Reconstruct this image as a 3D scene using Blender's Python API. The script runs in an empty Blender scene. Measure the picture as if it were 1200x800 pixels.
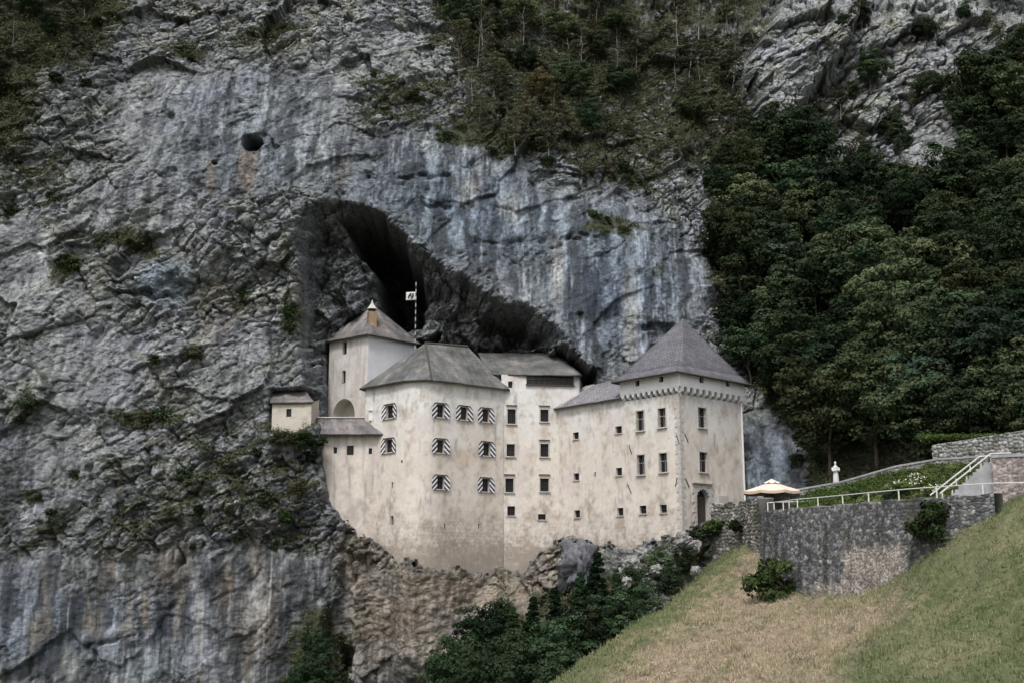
import bpy, math, random
import numpy as np
from mathutils import Vector, Matrix

R = math.radians
random.seed(7)
SC = bpy.context.scene
COL = SC.collection

# ------------------------------------------------------------------ camera, light, exposure
F = 1380.0                      # focal length in photograph pixels
PITCH = math.atan(270.0 / F)
CP, SP = math.cos(PITCH), math.sin(PITCH)
cam = bpy.data.cameras.new('camera'); co = bpy.data.objects.new('camera', cam); COL.objects.link(co)
cam.sensor_width = 36; cam.lens = F / 1200 * 36; cam.clip_start = .5; cam.clip_end = 3000
co.location = (0, 0, 0); co.rotation_euler = (math.pi / 2 + PITCH, 0, 0)
SC.camera = co

SUN_EL, SUN_AZ = 57, 198        # azimuth measured from +Y clockwise: behind the camera, a little left
w = bpy.data.worlds.new('World'); SC.world = w; w.use_nodes = True
nt = w.node_tree; bg = nt.nodes['Background']
sky = nt.nodes.new('ShaderNodeTexSky'); sky.sky_type = 'NISHITA'; sky.sun_disc = False
sky.sun_elevation = R(SUN_EL); sky.sun_rotation = R(SUN_AZ); sky.air_density = 1.0; sky.dust_density = 4.0
hs = nt.nodes.new('ShaderNodeHueSaturation'); hs.inputs['Saturation'].default_value = .22
nt.links.new(sky.outputs[0], hs.inputs['Color']); nt.links.new(hs.outputs[0], bg.inputs[0])
bg.inputs[1].default_value = .12
sl = bpy.data.lights.new('sun', 'SUN'); sl.energy = 1.5; sl.angle = R(12); sl.color = (1, .975, .94)
so = bpy.data.objects.new('sun', sl); COL.objects.link(so)
sd = Vector((math.sin(R(SUN_AZ)) * math.cos(R(SUN_EL)), math.cos(R(SUN_AZ)) * math.cos(R(SUN_EL)), math.sin(R(SUN_EL))))
so.rotation_euler = sd.to_track_quat('Z', 'Y').to_euler()
so.location = sd * 200
SC.view_settings.view_transform = 'Standard'; SC.view_settings.look = 'None'
SC.view_settings.exposure = 0.74; SC.view_settings.gamma = 1
SC.cycles.max_bounces = 5; SC.cycles.diffuse_bounces = 3; SC.cycles.transparent_max_bounces = 4

# ------------------------------------------------------------------ pixel <-> place
def ray(px, py):
    u = (px - 600) / F; v = (400 - py) / F
    return u, CP - v * SP, SP + v * CP
def P(px, py, Y):
    a, b, c = ray(px, py); t = Y / b
    return np.array([a * t, Y, c * t])
def proj(X, Y, Z):
    d = Y * CP + Z * SP; up = -Y * SP + Z * CP
    return 600 + F * X / d, 400 - F * up / d

# ------------------------------------------------------------------ noise
def h2(ix, iy, seed):
    n = np.asarray(ix).astype(np.int32).view(np.uint32) * np.uint32(374761393) + np.asarray(iy).astype(np.int32).view(np.uint32) * np.uint32(668265263) + np.uint32((seed * 1274126177) & 0xffffffff)
    n = (n ^ (n >> np.uint32(13))) * np.uint32(1274126177)
    n = (n ^ (n >> np.uint32(16))) * np.uint32(2246822519)
    return ((n ^ (n >> np.uint32(15))) & np.uint32(0xffffff)).astype(np.float32) * np.float32(1 / 16777216)
def pn(x, y, seed=0):
    x = np.atleast_1d(np.asarray(x, np.float32)); y = np.atleast_1d(np.asarray(y, np.float32))
    ix = np.floor(x); iy = np.floor(y); fx = x - ix; fy = y - iy
    u = fx * fx * fx * (fx * (fx * 6 - 15) + 10); v = fy * fy * fy * (fy * (fy * 6 - 15) + 10)
    def g(a, b):
        t = h2(ix + a, iy + b, seed) * (2 * np.pi)
        return np.cos(t) * (fx - a) + np.sin(t) * (fy - b)
    a = g(0, 0) * (1 - u) + g(1, 0) * u; b = g(0, 1) * (1 - u) + g(1, 1) * u
    return (a * (1 - v) + b * v) * 1.4
def fbm(x, y, o=4, seed=0, gain=.5):
    s = 0; a = 1; t = 0
    for i in range(o):
        s = s + a * pn(x * 2 ** i + 17.3 * i, y * 2 ** i - 9.1 * i, seed + i); t += a; a *= gain
    return s / t
def ridge(x, y, o=4, seed=0):
    s = 0; a = 1; t = 0
    for i in range(o):
        s = s + a * (1 - np.abs(pn(x * 2 ** i + 5.1 * i, y * 2 ** i, seed + i)) * 1.6); t += a; a *= .5
    return s / t
def worley(x, y, seed=0):
    x = np.asarray(x, np.float32); y = np.asarray(y, np.float32)
    ix = np.floor(x); iy = np.floor(y)
    f1 = np.full(x.shape, 9.); f2 = np.full(x.shape, 9.); dx = np.zeros(x.shape); dy = np.zeros(x.shape)
    cx = np.zeros(x.shape); cy = np.zeros(x.shape)
    for a in (-1, 0, 1):
        for b in (-1, 0, 1):
            qx = ix + a + .1 + .8 * h2(ix + a, iy + b, seed); qy = iy + b + .1 + .8 * h2(ix + a, iy + b, seed + 77)
            ex = x - qx; ey = y - qy; d = np.sqrt(ex * ex + ey * ey)
            m = d < f1
            f2 = np.where(m, f1, np.minimum(f2, d)); f1 = np.where(m, d, f1)
            dx = np.where(m, ex, dx); dy = np.where(m, ey, dy); cx = np.where(m, ix + a, cx); cy = np.where(m, iy + b, cy)
    return f1, f2, dx, dy, cx, cy
def facets(x, y, s, seed, tilt=1.0):
    f1, f2, dx, dy, cx, cy = worley(x / s, y / s, seed)
    r = h2(cx, cy, seed + 5) - .5
    tx = h2(cx, cy, seed + 6) - .5; ty = h2(cx, cy, seed + 7) - .5
    return (r * .7 + (tx * dx + ty * dy) * tilt * 1.6) * s, f2 - f1, h2(cx, cy, seed + 8)
def ss(a, b, x):
    t = np.clip((x - a) / (b - a), 0, 1); return t * t * (3 - 2 * t)
def tps(pts, vals, reg=6):
    pts = np.array(pts, float); vals = np.array(vals, float); n = len(pts)
    def U(r2): return np.where(r2 > 1e-9, r2 * np.log(r2 + 1e-12), 0)
    d = ((pts[:, None] - pts[None]) ** 2).sum(2)
    A = np.zeros((n + 3, n + 3)); A[:n, :n] = U(d) + np.eye(n) * reg; A[:n, n] = 1; A[:n, n + 1:] = pts; A[n, :n] = 1; A[n + 1:, :n] = pts.T
    w = np.linalg.solve(A, np.r_[vals, 0, 0, 0])
    def f(x, y):
        o = w[n] + w[n + 1] * x + w[n + 2] * y
        for i in range(n): o = o + w[i] * U((x - pts[i, 0]) ** 2 + (y - pts[i, 1]) ** 2)
        return o
    return f
def sdf(poly, x, y):            # signed distance, positive inside
    poly = np.array(poly, float); d = np.full(np.shape(x), 1e9); ins = np.zeros(np.shape(x), bool)
    for i in range(len(poly)):
        a = poly[i]; b = poly[(i + 1) % len(poly)]; e = b - a
        t = np.clip(((x - a[0]) * e[0] + (y - a[1]) * e[1]) / (e @ e + 1e-12), 0, 1)
        d = np.minimum(d, np.hypot(x - a[0] - t * e[0], y - a[1] - t * e[1]))
        c = ((a[1] > y) != (b[1] > y)) & (x < (b[0] - a[0]) * (y - a[1]) / (b[1] - a[1] + 1e-12) + a[0])
        ins ^= c
    return np.where(ins, d, -d)
def lerp(a, b, t): return a + (b - a) * t
def mixc(c, col, t): return c + (np.array(col) - c) * t[..., None]
rng = np.random.default_rng(11)

# ------------------------------------------------------------------ materials
def newmat(name):
    m = bpy.data.materials.new(name); m.use_nodes = True
    n = m.node_tree.nodes; b = n['Principled BSDF']; b.inputs['Specular IOR Level'].default_value = .25
    return m, n, m.node_tree.links, b
def mat(name, col, rough=.85, var=.15, scale=3.0, bump=.3, bscale=12.0, metal=0, stretch=(1, 1, 1), attr=None, bdist=.05):
    """colour (or colour attribute) broken up by two noises, with a noise bump"""
    m, n, l, b = newmat(name)
    tc = n.new('ShaderNodeTexCoord'); mp = n.new('ShaderNodeMapping'); mp.inputs['Scale'].default_value = stretch
    l.new(tc.outputs['Object'], mp.inputs[0])
    n1 = n.new('ShaderNodeTexNoise'); n1.inputs['Scale'].default_value = scale; n1.inputs['Detail'].default_value = 8; n1.inputs['Roughness'].default_value = .65
    l.new(mp.outputs[0], n1.inputs['Vector'])
    mr = n.new('ShaderNodeMapRange'); mr.inputs[1].default_value = .3; mr.inputs[2].default_value = .7
    mr.inputs[3].default_value = 1 - var; mr.inputs[4].default_value = 1 + var
    l.new(n1.outputs[0], mr.inputs[0])
    mx = n.new('ShaderNodeMix'); mx.data_type = 'RGBA'; mx.blend_type = 'MULTIPLY'; mx.inputs[0].default_value = 1
    if attr:
        at = n.new('ShaderNodeAttribute'); at.attribute_name = attr; l.new(at.outputs['Color'], mx.inputs[6])
    else: mx.inputs[6].default_value = (*col, 1)
    l.new(mr.outputs[0], mx.inputs[7]); l.new(mx.outputs[2], b.inputs['Base Color'])
    b.inputs['Roughness'].default_value = rough; b.inputs['Metallic'].default_value = metal
    if bump:
        n2 = n.new('ShaderNodeTexNoise'); n2.inputs['Scale'].default_value = bscale; n2.inputs['Detail'].default_value = 6; n2.inputs['Roughness'].default_value = .7
        l.new(mp.outputs[0], n2.inputs['Vector'])
        bp = n.new('ShaderNodeBump'); bp.inputs['Strength'].default_value = bump; bp.inputs['Distance'].default_value = bdist
        l.new(n2.outputs[0], bp.inputs['Height']); l.new(bp.outputs[0], b.inputs['Normal'])
    return m
def leafmat(name, col, val=1.0, trans=.22):
    m, n, l, b = newmat(name); n.remove(b)
    at = n.new('ShaderNodeAttribute'); at.attribute_name = 'tone'
    oi = n.new('ShaderNodeObjectInfo')
    hv = n.new('ShaderNodeHueSaturation')
    mr = n.new('ShaderNodeMapRange'); mr.inputs[3].default_value = .490; mr.inputs[4].default_value = .545; l.new(oi.outputs['Random'], mr.inputs[0]); l.new(mr.outputs[0], hv.inputs['Hue'])
    m2 = n.new('ShaderNodeMath'); m2.operation = 'MULTIPLY'; m2.inputs[1].default_value = 7.31; l.new(oi.outputs['Random'], m2.inputs[0])
    m3 = n.new('ShaderNodeMath'); m3.operation = 'FRACT'; l.new(m2.outputs[0], m3.inputs[0])
    m4 = n.new('ShaderNodeMapRange'); m4.inputs[3].default_value = .5 * val; m4.inputs[4].default_value = 1.65 * val; l.new(m3.outputs[0], m4.inputs[0]); l.new(m4.outputs[0], hv.inputs['Value'])
    mx = n.new('ShaderNodeMix'); mx.data_type = 'RGBA'; mx.blend_type = 'MULTIPLY'; mx.inputs[0].default_value = 1
    mx.inputs[6].default_value = (*col, 1); l.new(at.outputs['Color'], mx.inputs[7]); l.new(mx.outputs[2], hv.inputs['Color'])
    d = n.new('ShaderNodeBsdfDiffuse'); t = n.new('ShaderNodeBsdfTranslucent'); s = n.new('ShaderNodeMixShader'); s.inputs[0].default_value = trans
    l.new(hv.outputs[0], d.inputs[0]); l.new(hv.outputs[0], t.inputs[0]); l.new(d.outputs[0], s.inputs[1]); l.new(t.outputs[0], s.inputs[2])
    l.new(s.outputs[0], n['Material Output'].inputs[0])
    return m
def tilemat(name, c1, c2, cm, bw, bh, mort=.06, var=.25, bump=.6, uv=True, off=.5, warp=0., attr=None):
    m, n, l, b = newmat(name)
    tc = n.new('ShaderNodeTexCoord'); src = tc.outputs['UV' if uv else 'Object']
    if warp:
        nw = n.new('ShaderNodeTexNoise'); nw.inputs['Scale'].default_value = 1.1; nw.inputs['Detail'].default_value = 3
        l.new(src, nw.inputs['Vector']); vm = n.new('ShaderNodeVectorMath'); vm.operation = 'SCALE'; vm.inputs['Scale'].default_value = warp
        va = n.new('ShaderNodeVectorMath'); va.operation = 'ADD'; l.new(nw.outputs['Color'], vm.inputs[0]); l.new(src, va.inputs[0]); l.new(vm.outputs[0], va.inputs[1]); src = va.outputs[0]
    br = n.new('ShaderNodeTexBrick'); br.offset = off
    br.inputs['Color1'].default_value = (*c1, 1); br.inputs['Color2'].default_value = (*c2, 1); br.inputs['Mortar'].default_value = (*cm, 1)
    br.inputs['Scale'].default_value = 1; br.inputs['Brick Width'].default_value = bw; br.inputs['Row Height'].default_value = bh
    br.inputs['Mortar Size'].default_value = mort * bh; br.inputs['Mortar Smooth'].default_value = .3; br.inputs['Bias'].default_value = 0
    l.new(src, br.inputs['Vector'])
    ns = n.new('ShaderNodeTexNoise'); ns.inputs['Scale'].default_value = .55; ns.inputs['Detail'].default_value = 9; ns.inputs['Roughness'].default_value = .7; l.new(tc.outputs['Object'], ns.inputs['Vector'])
    mr = n.new('ShaderNodeMapRange'); mr.inputs[1].default_value = .3; mr.inputs[2].default_value = .7; mr.inputs[3].default_value = 1 - var; mr.inputs[4].default_value = 1 + var; l.new(ns.outputs[0], mr.inputs[0])
    mx = n.new('ShaderNodeMix'); mx.data_type = 'RGBA'; mx.blend_type = 'MULTIPLY'; mx.inputs[0].default_value = 1
    l.new(br.outputs[0], mx.inputs[6]); l.new(mr.outputs[0], mx.inputs[7])
    last = mx.outputs[2]
    if attr:
        at = n.new('ShaderNodeAttribute'); at.attribute_name = attr
        m5 = n.new('ShaderNodeMix'); m5.data_type = 'RGBA'; m5.blend_type = 'MULTIPLY'; m5.inputs[0].default_value = 1
        l.new(last, m5.inputs[6]); l.new(at.outputs['Color'], m5.inputs[7]); last = m5.outputs[2]
    l.new(last, b.inputs['Base Color']); b.inputs['Roughness'].default_value = .8
    n2 = n.new('ShaderNodeTexNoise'); n2.inputs['Scale'].default_value = 9; n2.inputs['Detail'].default_value = 5; l.new(tc.outputs['Object'], n2.inputs['Vector'])
    ma = n.new('ShaderNodeMath'); ma.operation = 'SUBTRACT'; l.new(n2.outputs[0], ma.inputs[0]); l.new(br.outputs['Fac'], ma.inputs[1])
    bp = n.new('ShaderNodeBump'); bp.inputs['Strength'].default_value = bump; bp.inputs['Distance'].default_value = .06; l.new(ma.outputs[0], bp.inputs['Height']); l.new(bp.outputs[0], b.inputs['Normal'])
    return m
def stripemat(name, sgn):
    m, n, l, b = newmat(name)
    tc = n.new('ShaderNodeTexCoord'); sp = n.new('ShaderNodeSeparateXYZ'); l.new(tc.outputs['Object'], sp.inputs[0])
    a = n.new('ShaderNodeMath'); a.operation = 'MULTIPLY_ADD'; a.inputs[1].default_value = sgn * .95; l.new(sp.outputs[0], a.inputs[0]); l.new(sp.outputs[2], a.inputs[2])
    d = n.new('ShaderNodeMath'); d.operation = 'MULTIPLY_ADD'; d.inputs[1].default_value = 1 / .53; d.inputs[2].default_value = 10.2; l.new(a.outputs[0], d.inputs[0])
    fr = n.new('ShaderNodeMath'); fr.operation = 'FRACT'; l.new(d.outputs[0], fr.inputs[0])
    g = n.new('ShaderNodeMath'); g.operation = 'GREATER_THAN'; g.inputs[1].default_value = .52; l.new(fr.outputs[0], g.inputs[0])
    mx = n.new('ShaderNodeMix'); mx.data_type = 'RGBA'; mx.inputs[6].default_value = (.02, .022, .05, 1); mx.inputs[7].default_value = (.62, .62, .62, 1)
    l.new(g.outputs[0], mx.inputs[0]); l.new(mx.outputs[2], b.inputs['Base Color']); b.inputs['Roughness'].default_value = .7
    return m

def rockmat():
    m, n, l, b = newmat('rock'); b.inputs['Roughness'].default_value = .95
    tc = n.new('ShaderNodeTexCoord'); at = n.new('ShaderNodeAttribute'); at.attribute_name = 'Col'; rg = n.new('ShaderNodeAttribute'); rg.attribute_name = 'rough'
    def noise(sc, det, ro, st=(1, 1, 1)):
        mp = n.new('ShaderNodeMapping'); mp.inputs['Scale'].default_value = st; l.new(tc.outputs['Object'], mp.inputs[0])
        q = n.new('ShaderNodeTexNoise'); q.inputs['Scale'].default_value = sc; q.inputs['Detail'].default_value = det; q.inputs['Roughness'].default_value = ro; l.new(mp.outputs[0], q.inputs['Vector']); return q.outputs[0]
    def mrange(x, a, c, d, e):
        q = n.new('ShaderNodeMapRange'); l.new(x, q.inputs[0]); q.inputs[1].default_value = a; q.inputs[2].default_value = c; q.inputs[3].default_value = d; q.inputs[4].default_value = e; return q.outputs[0]
    def mul(a, c):
        q = n.new('ShaderNodeMix'); q.data_type = 'RGBA'; q.blend_type = 'MULTIPLY'; q.inputs[0].default_value = 1; l.new(a, q.inputs[6]); l.new(c, q.inputs[7]); return q.outputs[2]
    speck = mrange(noise(1.5, 10, .78), .36, .64, .45, 1.6); streak = mrange(noise(1.6, 9, .75, (1, 1, .07)), .34, .66, .45, 1.6)
    mx = n.new('ShaderNodeMix'); mx.data_type = 'FLOAT'; l.new(rg.outputs['Fac'], mx.inputs[0]); l.new(streak, mx.inputs[2]); l.new(speck, mx.inputs[3])
    l.new(mul(at.outputs['Color'], mx.outputs[0]), b.inputs['Base Color'])
    mp = n.new('ShaderNodeMapping'); mp.inputs['Rotation'].default_value = (0, R(-30), 0); mp.inputs['Scale'].default_value = (.8, 1, 1.3); l.new(tc.outputs['Object'], mp.inputs[0])
    nw = n.new('ShaderNodeTexNoise'); nw.inputs['Scale'].default_value = 1.2; nw.inputs['Detail'].default_value = 3; l.new(mp.outputs[0], nw.inputs['Vector'])
    va = n.new('ShaderNodeVectorMath'); va.operation = 'ADD'; l.new(mp.outputs[0], va.inputs[0]); l.new(nw.outputs['Color'], va.inputs[1])
    vo = n.new('ShaderNodeTexVoronoi'); vo.feature = 'F1'; vo.inputs['Scale'].default_value = 1.7; l.new(va.outputs[0], vo.inputs['Vector'])
    hsum = n.new('ShaderNodeMath'); hsum.operation = 'MULTIPLY_ADD'; hsum.inputs[1].default_value = 1.1; l.new(vo.outputs['Distance'], hsum.inputs[0]); l.new(noise(3.2, 9, .75), hsum.inputs[2])
    hs2 = n.new('ShaderNodeMath'); hs2.operation = 'MULTIPLY'; l.new(hsum.outputs[0], hs2.inputs[0]); l.new(mrange(rg.outputs['Fac'], 0, 1, .16, 1.05), hs2.inputs[1])
    bp = n.new('ShaderNodeBump'); bp.inputs['Strength'].default_value = 1; bp.inputs['Distance'].default_value = .30; l.new(hs2.outputs[0], bp.inputs['Height']); l.new(bp.outputs[0], b.inputs['Normal'])
    return m
M = {}
M['rock'] = rockmat()
M['plaster'] = mat('plaster', None, .95, .07, 2.2, .5, 7, attr='Col', bdist=.05)
M['white'] = mat('white_plaster', (.60, .60, .61), .9, .06, 1.2, .2, 6)
M['house'] = mat('pale_plaster', (.47, .44, .39), .9, .16, 1.4, .4, 6)
M['slate'] = tilemat('slate', (.108, .106, .122), (.160, .157, .175), (.055, .055, .062), .42, .30, .09, .22)
M['wing_slate'] = tilemat('wing_slate', (.16, .155, .17), (.23, .22, .235), (.07, .07, .08), .5, .34, .08, .3)
M['shingle'] = tilemat('shingle', (.105, .108, .106), (.14, .142, .14), (.065, .065, .065), .22, .55, .04, .5, attr='Col')
M['boards'] = tilemat('boards', (.125, .120, .120), (.17, .163, .163), (.07, .067, .067), .30, .9, .015, .45, attr='Col')
M['dark_glass'] = mat('dark_glass', (.018, .016, .018), .25, .3, 2, 0)  # window panes, and the dark panel for the gallery's inner shade
M['brown_glass'] = mat('brown_glass', (.05, .022, .018), .4, .4, 2, 0)
M['stone_trim'] = mat('stone_trim', (.42, .40, .375), .9, .2, 3, .4)
M['dark_wood'] = mat('dark_wood', (.06, .048, .04), .9, .3, 5, .4)
M['iron'] = mat('iron', (.03, .028, .028), .6, .2, 5, 0)
M['brick'] = tilemat('brick', (.22, .13, .08), (.28, .19, .12), (.3, .26, .2), .25, .09, .12, .3, uv=False)
M['stripe_l'] = stripemat('stripe_l', 1); M['stripe_r'] = stripemat('stripe_r', -1)
M['rubble'] = mat('rubble', None, .95, .3, 5, .8, 9, attr='Col', bdist=.08)
M['pole_white'] = mat('pole_white', (.36, .36, .36), .8, .1, 3, 0)
M['rail'] = mat('rail_paint', (.56, .56, .55), .5, .08, 4, 0)
M['canvas'] = mat('canvas', (.55, .50, .43), .9, .08, 3, .1)
M['canvas_trim'] = mat('canvas_trim', (.47, .36, .27), .9, .08, 3, .1)
M['marble'] = mat('weathered_marble', (.52, .51, .50), .8, .2, 6, .3)
M['concrete'] = mat('concrete', (.27, .27, .28), .9, .25, 1.5, .3)
M['bark'] = mat('bark', (.075, .062, .05), .95, .3, 6, .6, stretch=(3, 3, .6))
M['pale_bark'] = mat('pale_bark', (.20, .185, .17), .95, .3, 6, .4, stretch=(3, 3, .6))
M['grass_ground'] = mat('grass_ground', None, .98, .38, 2.6, .9, 9, attr='Col', bdist=.12)
M['paving'] = mat('paving', (.26, .25, .24), .95, .2, 2, .4)
M['leaf_dark'] = leafmat('leaf_dark', (.033, .046, .026))
M['leaf_mid'] = leafmat('leaf_mid', (.060, .073, .040))
M['leaf_scrub'] = leafmat('leaf_scrub', (.070, .070, .044))
M['leaf_rust'] = leafmat('leaf_rust', (.105, .078, .050))
M['leaf_teal'] = leafmat('leaf_teal', (.034, .050, .034))
M['leaf_fir'] = leafmat('leaf_fir', (.018, .030, .016), trans=.1)
M['leaf_bush'] = leafmat('leaf_bush', (.026, .038, .016))
M['leaf_fresh'] = leafmat('leaf_fresh', (.10, .125, .035))
M['grass_blade'] = leafmat('grass_blade', (1, 1, 1), trans=.15)
M['petal'] = mat('petal', (.75, .75, .68), .8, .1, 3, 0)

# ------------------------------------------------------------------ mesh helpers
def link(o, parent=None):
    COL.objects.link(o)
    if parent is not None: o.parent = parent
    return o
def mesh_np(name, V, faces, m, parent=None, col=None, smooth=False, uv=None, attr='Col', loc=None):
    """V (n,3); faces: an (m,4) or (m,3) array, or list of index lists"""
    me = bpy.data.meshes.new(name); V = np.asarray(V, np.float32)
    if isinstance(faces, np.ndarray):
        k = faces.shape[1]
        me.vertices.add(len(V)); me.vertices.foreach_set('co', V.ravel())
        me.loops.add(faces.size); me.loops.foreach_set('vertex_index', faces.ravel().astype(np.int32))
        me.polygons.add(len(faces)); me.polygons.foreach_set('loop_start', np.arange(0, faces.size, k, dtype=np.int32))
        me.update(calc_edges=True)
    else:
        me.from_pydata(V.tolist(), [], faces)
    if col is not None:
        a = me.color_attributes.new(attr, 'FLOAT_COLOR', 'POINT')
        c = np.ones((len(V), 4), np.float32); c[:, :3] = col; a.data.foreach_set('color', c.ravel())
    if uv is not None:
        u = me.uv_layers.new(name='UVMap'); li = np.empty(len(me.loops), np.int32); me.loops.foreach_get('vertex_index', li)
        u.data.foreach_set('uv', np.asarray(uv, np.float32)[li].ravel())
    if smooth: me.polygons.foreach_set('use_smooth', np.ones(len(me.polygons), bool))
    if m is not None: me.materials.append(m)
    me.validate()
    o = bpy.data.objects.new(name, me)
    if loc is not None: o.location = loc
    return link(o, parent)
def gridfaces(ny, nx, keep=None):
    i = np.arange(ny * nx).reshape(ny, nx)
    f = np.stack([i[:-1, :-1], i[:-1, 1:], i[1:, 1:], i[1:, :-1]], -1)
    if keep is not None: f = f[keep]
    return f.reshape(-1, 4)
class MB:
    def __init__(s): s.v = []; s.f = []
    def add(s, vs, fs):
        k = len(s.v); s.v += [tuple(map(float, p)) for p in vs]; s.f += [[i + k for i in f] for f in fs]; return s
    def box(s, c, sx, sy, sz, rot=0):
        ca, sa = math.cos(rot), math.sin(rot); vs = []
        for z in (-.5, .5):
            for x, y in ((-.5, -.5), (.5, -.5), (.5, .5), (-.5, .5)):
                X, Y = x * sx, y * sy; vs.append((c[0] + X * ca - Y * sa, c[1] + X * sa + Y * ca, c[2] + z * sz))
        return s.add(vs, [[3, 2, 1, 0], [4, 5, 6, 7], [0, 1, 5, 4], [1, 2, 6, 5], [2, 3, 7, 6], [3, 0, 4, 7]])
    def tube(s, pts, rad, n=8):
        pts = [Vector(p) for p in pts]; k0 = len(s.v); m = len(pts)
        for i, p in enumerate(pts):
            d = (pts[min(i + 1, m - 1)] - pts[max(i - 1, 0)]).normalized()
            a = d.orthogonal().normalized() if abs(d.z) > .95 else d.cross(Vector((0, 0, 1))).normalized(); b = d.cross(a)
            r = rad[i] if hasattr(rad, '__len__') else rad
            for j in range(n):
                t = 2 * math.pi * j / n; s.v.append(tuple(p + a * r * math.cos(t) + b * r * math.sin(t)))
        for i in range(m - 1):
            for j in range(n):
                q = (j + 1) % n; s.f.append([k0 + i * n + j, k0 + i * n + q, k0 + (i + 1) * n + q, k0 + (i + 1) * n + j])
        s.f.append([k0 + j for j in range(n)][::-1]); s.f.append([k0 + (m - 1) * n + j for j in range(n)])
        return s
    def lathe(s, prof, n=16, c=(0, 0, 0), wob=None):
        k0 = len(s.v)
        for i, (r, z) in enumerate(prof):
            for j in range(n):
                t = 2 * math.pi * j / n; q = r * (wob(t, z) if wob else 1)
                s.v.append((c[0] + q * math.cos(t), c[1] + q * math.sin(t), c[2] + z))
        for i in range(len(prof) - 1):
            for j in range(n):
                q = (j + 1) % n; s.f.append([k0 + i * n + j, k0 + i * n + q, k0 + (i + 1) * n + q, k0 + (i + 1) * n + j])
        return s
    def build(s, name, m, parent=None, smooth=False, loc=None):
        o = mesh_np(name, np.array(s.v), s.f, m, parent, smooth=smooth, loc=loc); return o
def tag(o, label=None, cat=None, group=None, kind=None):
    if label: o['label'] = label
    if cat: o['category'] = cat
    if group: o['group'] = group
    if kind: o['kind'] = kind
    return o
def empty(name, loc=(0, 0, 0), label=None, cat=None, group=None):
    o = bpy.data.objects.new(name, None); o.location = loc; COL.objects.link(o); return tag(o, label, cat, group)

# ================================================================== PLAN OF THE CASTLE
def pxpath(pts):                # [(px, Y)] at base height of about y=560
    return [P(px, 560, Y)[:2] for px, Y in pts]
def rounded(pts, r, n=8):
    """round the corner of a three-point path with radius-like offset r"""
    a, c, b = [np.array(p) for p in pts]; da = (a - c) / np.linalg.norm(a - c); db = (b - c) / np.linalg.norm(b - c)
    p0 = c + da * r; p2 = c + db * r; out = [a]
    for i in range(n + 1):
        t = i / n; out.append((1 - t) ** 2 * p0 + 2 * t * (1 - t) * c + t * t * p2)
    return out + [b]
main_path = rounded(pxpath([(426, 130.3), (488, 123.4), (590, 131.1)]), 3.4)
mid_path = [main_path[-1] + np.array([-.25, .06]), P(680, 560, 132.6)[:2]]
wing_path = pxpath([(655, 132.2), (733, 123.8)])
tl, tn, tr = P(733, 560, 123.8)[:2], P(798, 560, 118)[:2], P(871, 560, 125.2)[:2]
tower_path = [tl, tn, tr]
lean_path = pxpath([(375, 128.7), (449, 128.5)])
gl, gn, gr = P(384, 480, 135.9)[:2], P(429, 480, 131.6)[:2], P(487, 480, 137.2)[:2]

def wallY(px):
    xs = [300, 375, 449, 488, 594, 655, 733, 798, 871, 900]; ys = [128, 128.6, 128.2, 123.6, 131.3, 132, 123.8, 118, 125.2, 128]
    return np.interp(px, xs, ys)

# ================================================================== CLIFF AND WOODED HILLSIDE (one height field Y over X, Z)
ctrl = [(-150, 950, 112), (200, 950, 120), (400, 950, 125), (-100, 640, 118), (-100, 300, 124), (-100, 0, 140), (0, 800, 119), (200, 800, 122), (380, 800, 127),
 (0, 640, 119.5), (100, 640, 120), (200, 640, 120.5), (300, 620, 122), (370, 610, 125.5), (0, 500, 121), (150, 500, 122.5), (280, 500, 124.5), (330, 515, 126), (0, 400, 123), (200, 400, 126), (340, 430, 131),
 (0, 200, 129), (200, 200, 131), (340, 200, 133), (330, 330, 131), (0, 50, 138), (130, 20, 145), (250, 60, 139), (380, 60, 141), (450, 20, 147), (420, 200, 135), (500, 110, 143), (550, 200, 137.5), (600, 150, 143),
 (520, 260, 136.5), (600, 300, 136), (660, 380, 135), (700, 430, 134.5), (700, 300, 136), (700, 220, 140), (760, 360, 134.5), (800, 250, 141), (830, 350, 139), (790, 420, 134), (850, 440, 136),
 (560, 60, 156), (650, 100, 154), (680, 0, 168), (780, 60, 165), (800, 160, 151), (760, 120, 157), (870, 170, 158), (850, 20, 176), (850, 270, 150),
 (900, 60, 166), (930, 120, 162), (1000, 20, 168), (1080, 60, 163), (1060, 160, 160), (1160, 60, 166), (1250, 0, 172), (960, 220, 158), (1100, 260, 146), (1220, 200, 146), (1000, 300, 148), (900, 330, 149),
 (1000, 400, 137), (1100, 400, 128), (1230, 350, 126), (900, 420, 143), (885, 500, 133), (940, 500, 131), (900, 570, 127), (960, 560, 118.5), (1000, 500, 122), (1060, 520, 113), (1150, 500, 107), (1260, 480, 100), (1100, 560, 104), (1250, 560, 96), (960, 620, 118), (1100, 640, 106),
 (850, -120, 200), (1200, -120, 195), (400, -120, 165), (0, -120, 160), (600, -120, 188), (1350, 300, 120), (1350, 500, 96), (1350, 0, 165)]
foot = [(374, 500), (377, 540), (384, 585), (400, 612), (425, 630), (450, 645), (480, 657), (520, 665), (570, 670), (610, 666), (640, 648), (657, 631), (690, 633), (730, 641), (770, 634), (800, 626), (840, 612), (876, 604)]
for fx, fy in foot[3:]:
    ctrl.append((fx, fy + 6, wallY(fx) - .9))
ctrl += [(440, 720, 126.5), (540, 740, 125.8), (640, 720, 126), (700, 700, 123), (760, 700, 120), (500, 800, 125), (600, 800, 124), (700, 800, 120), (800, 680, 117), (860, 650, 118), (600, 950, 123), (800, 950, 112)]
cw = np.array([P(*c) for c in ctrl])
baseY = tps(cw[:, [0, 2]] / 10, cw[:, 1])

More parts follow.
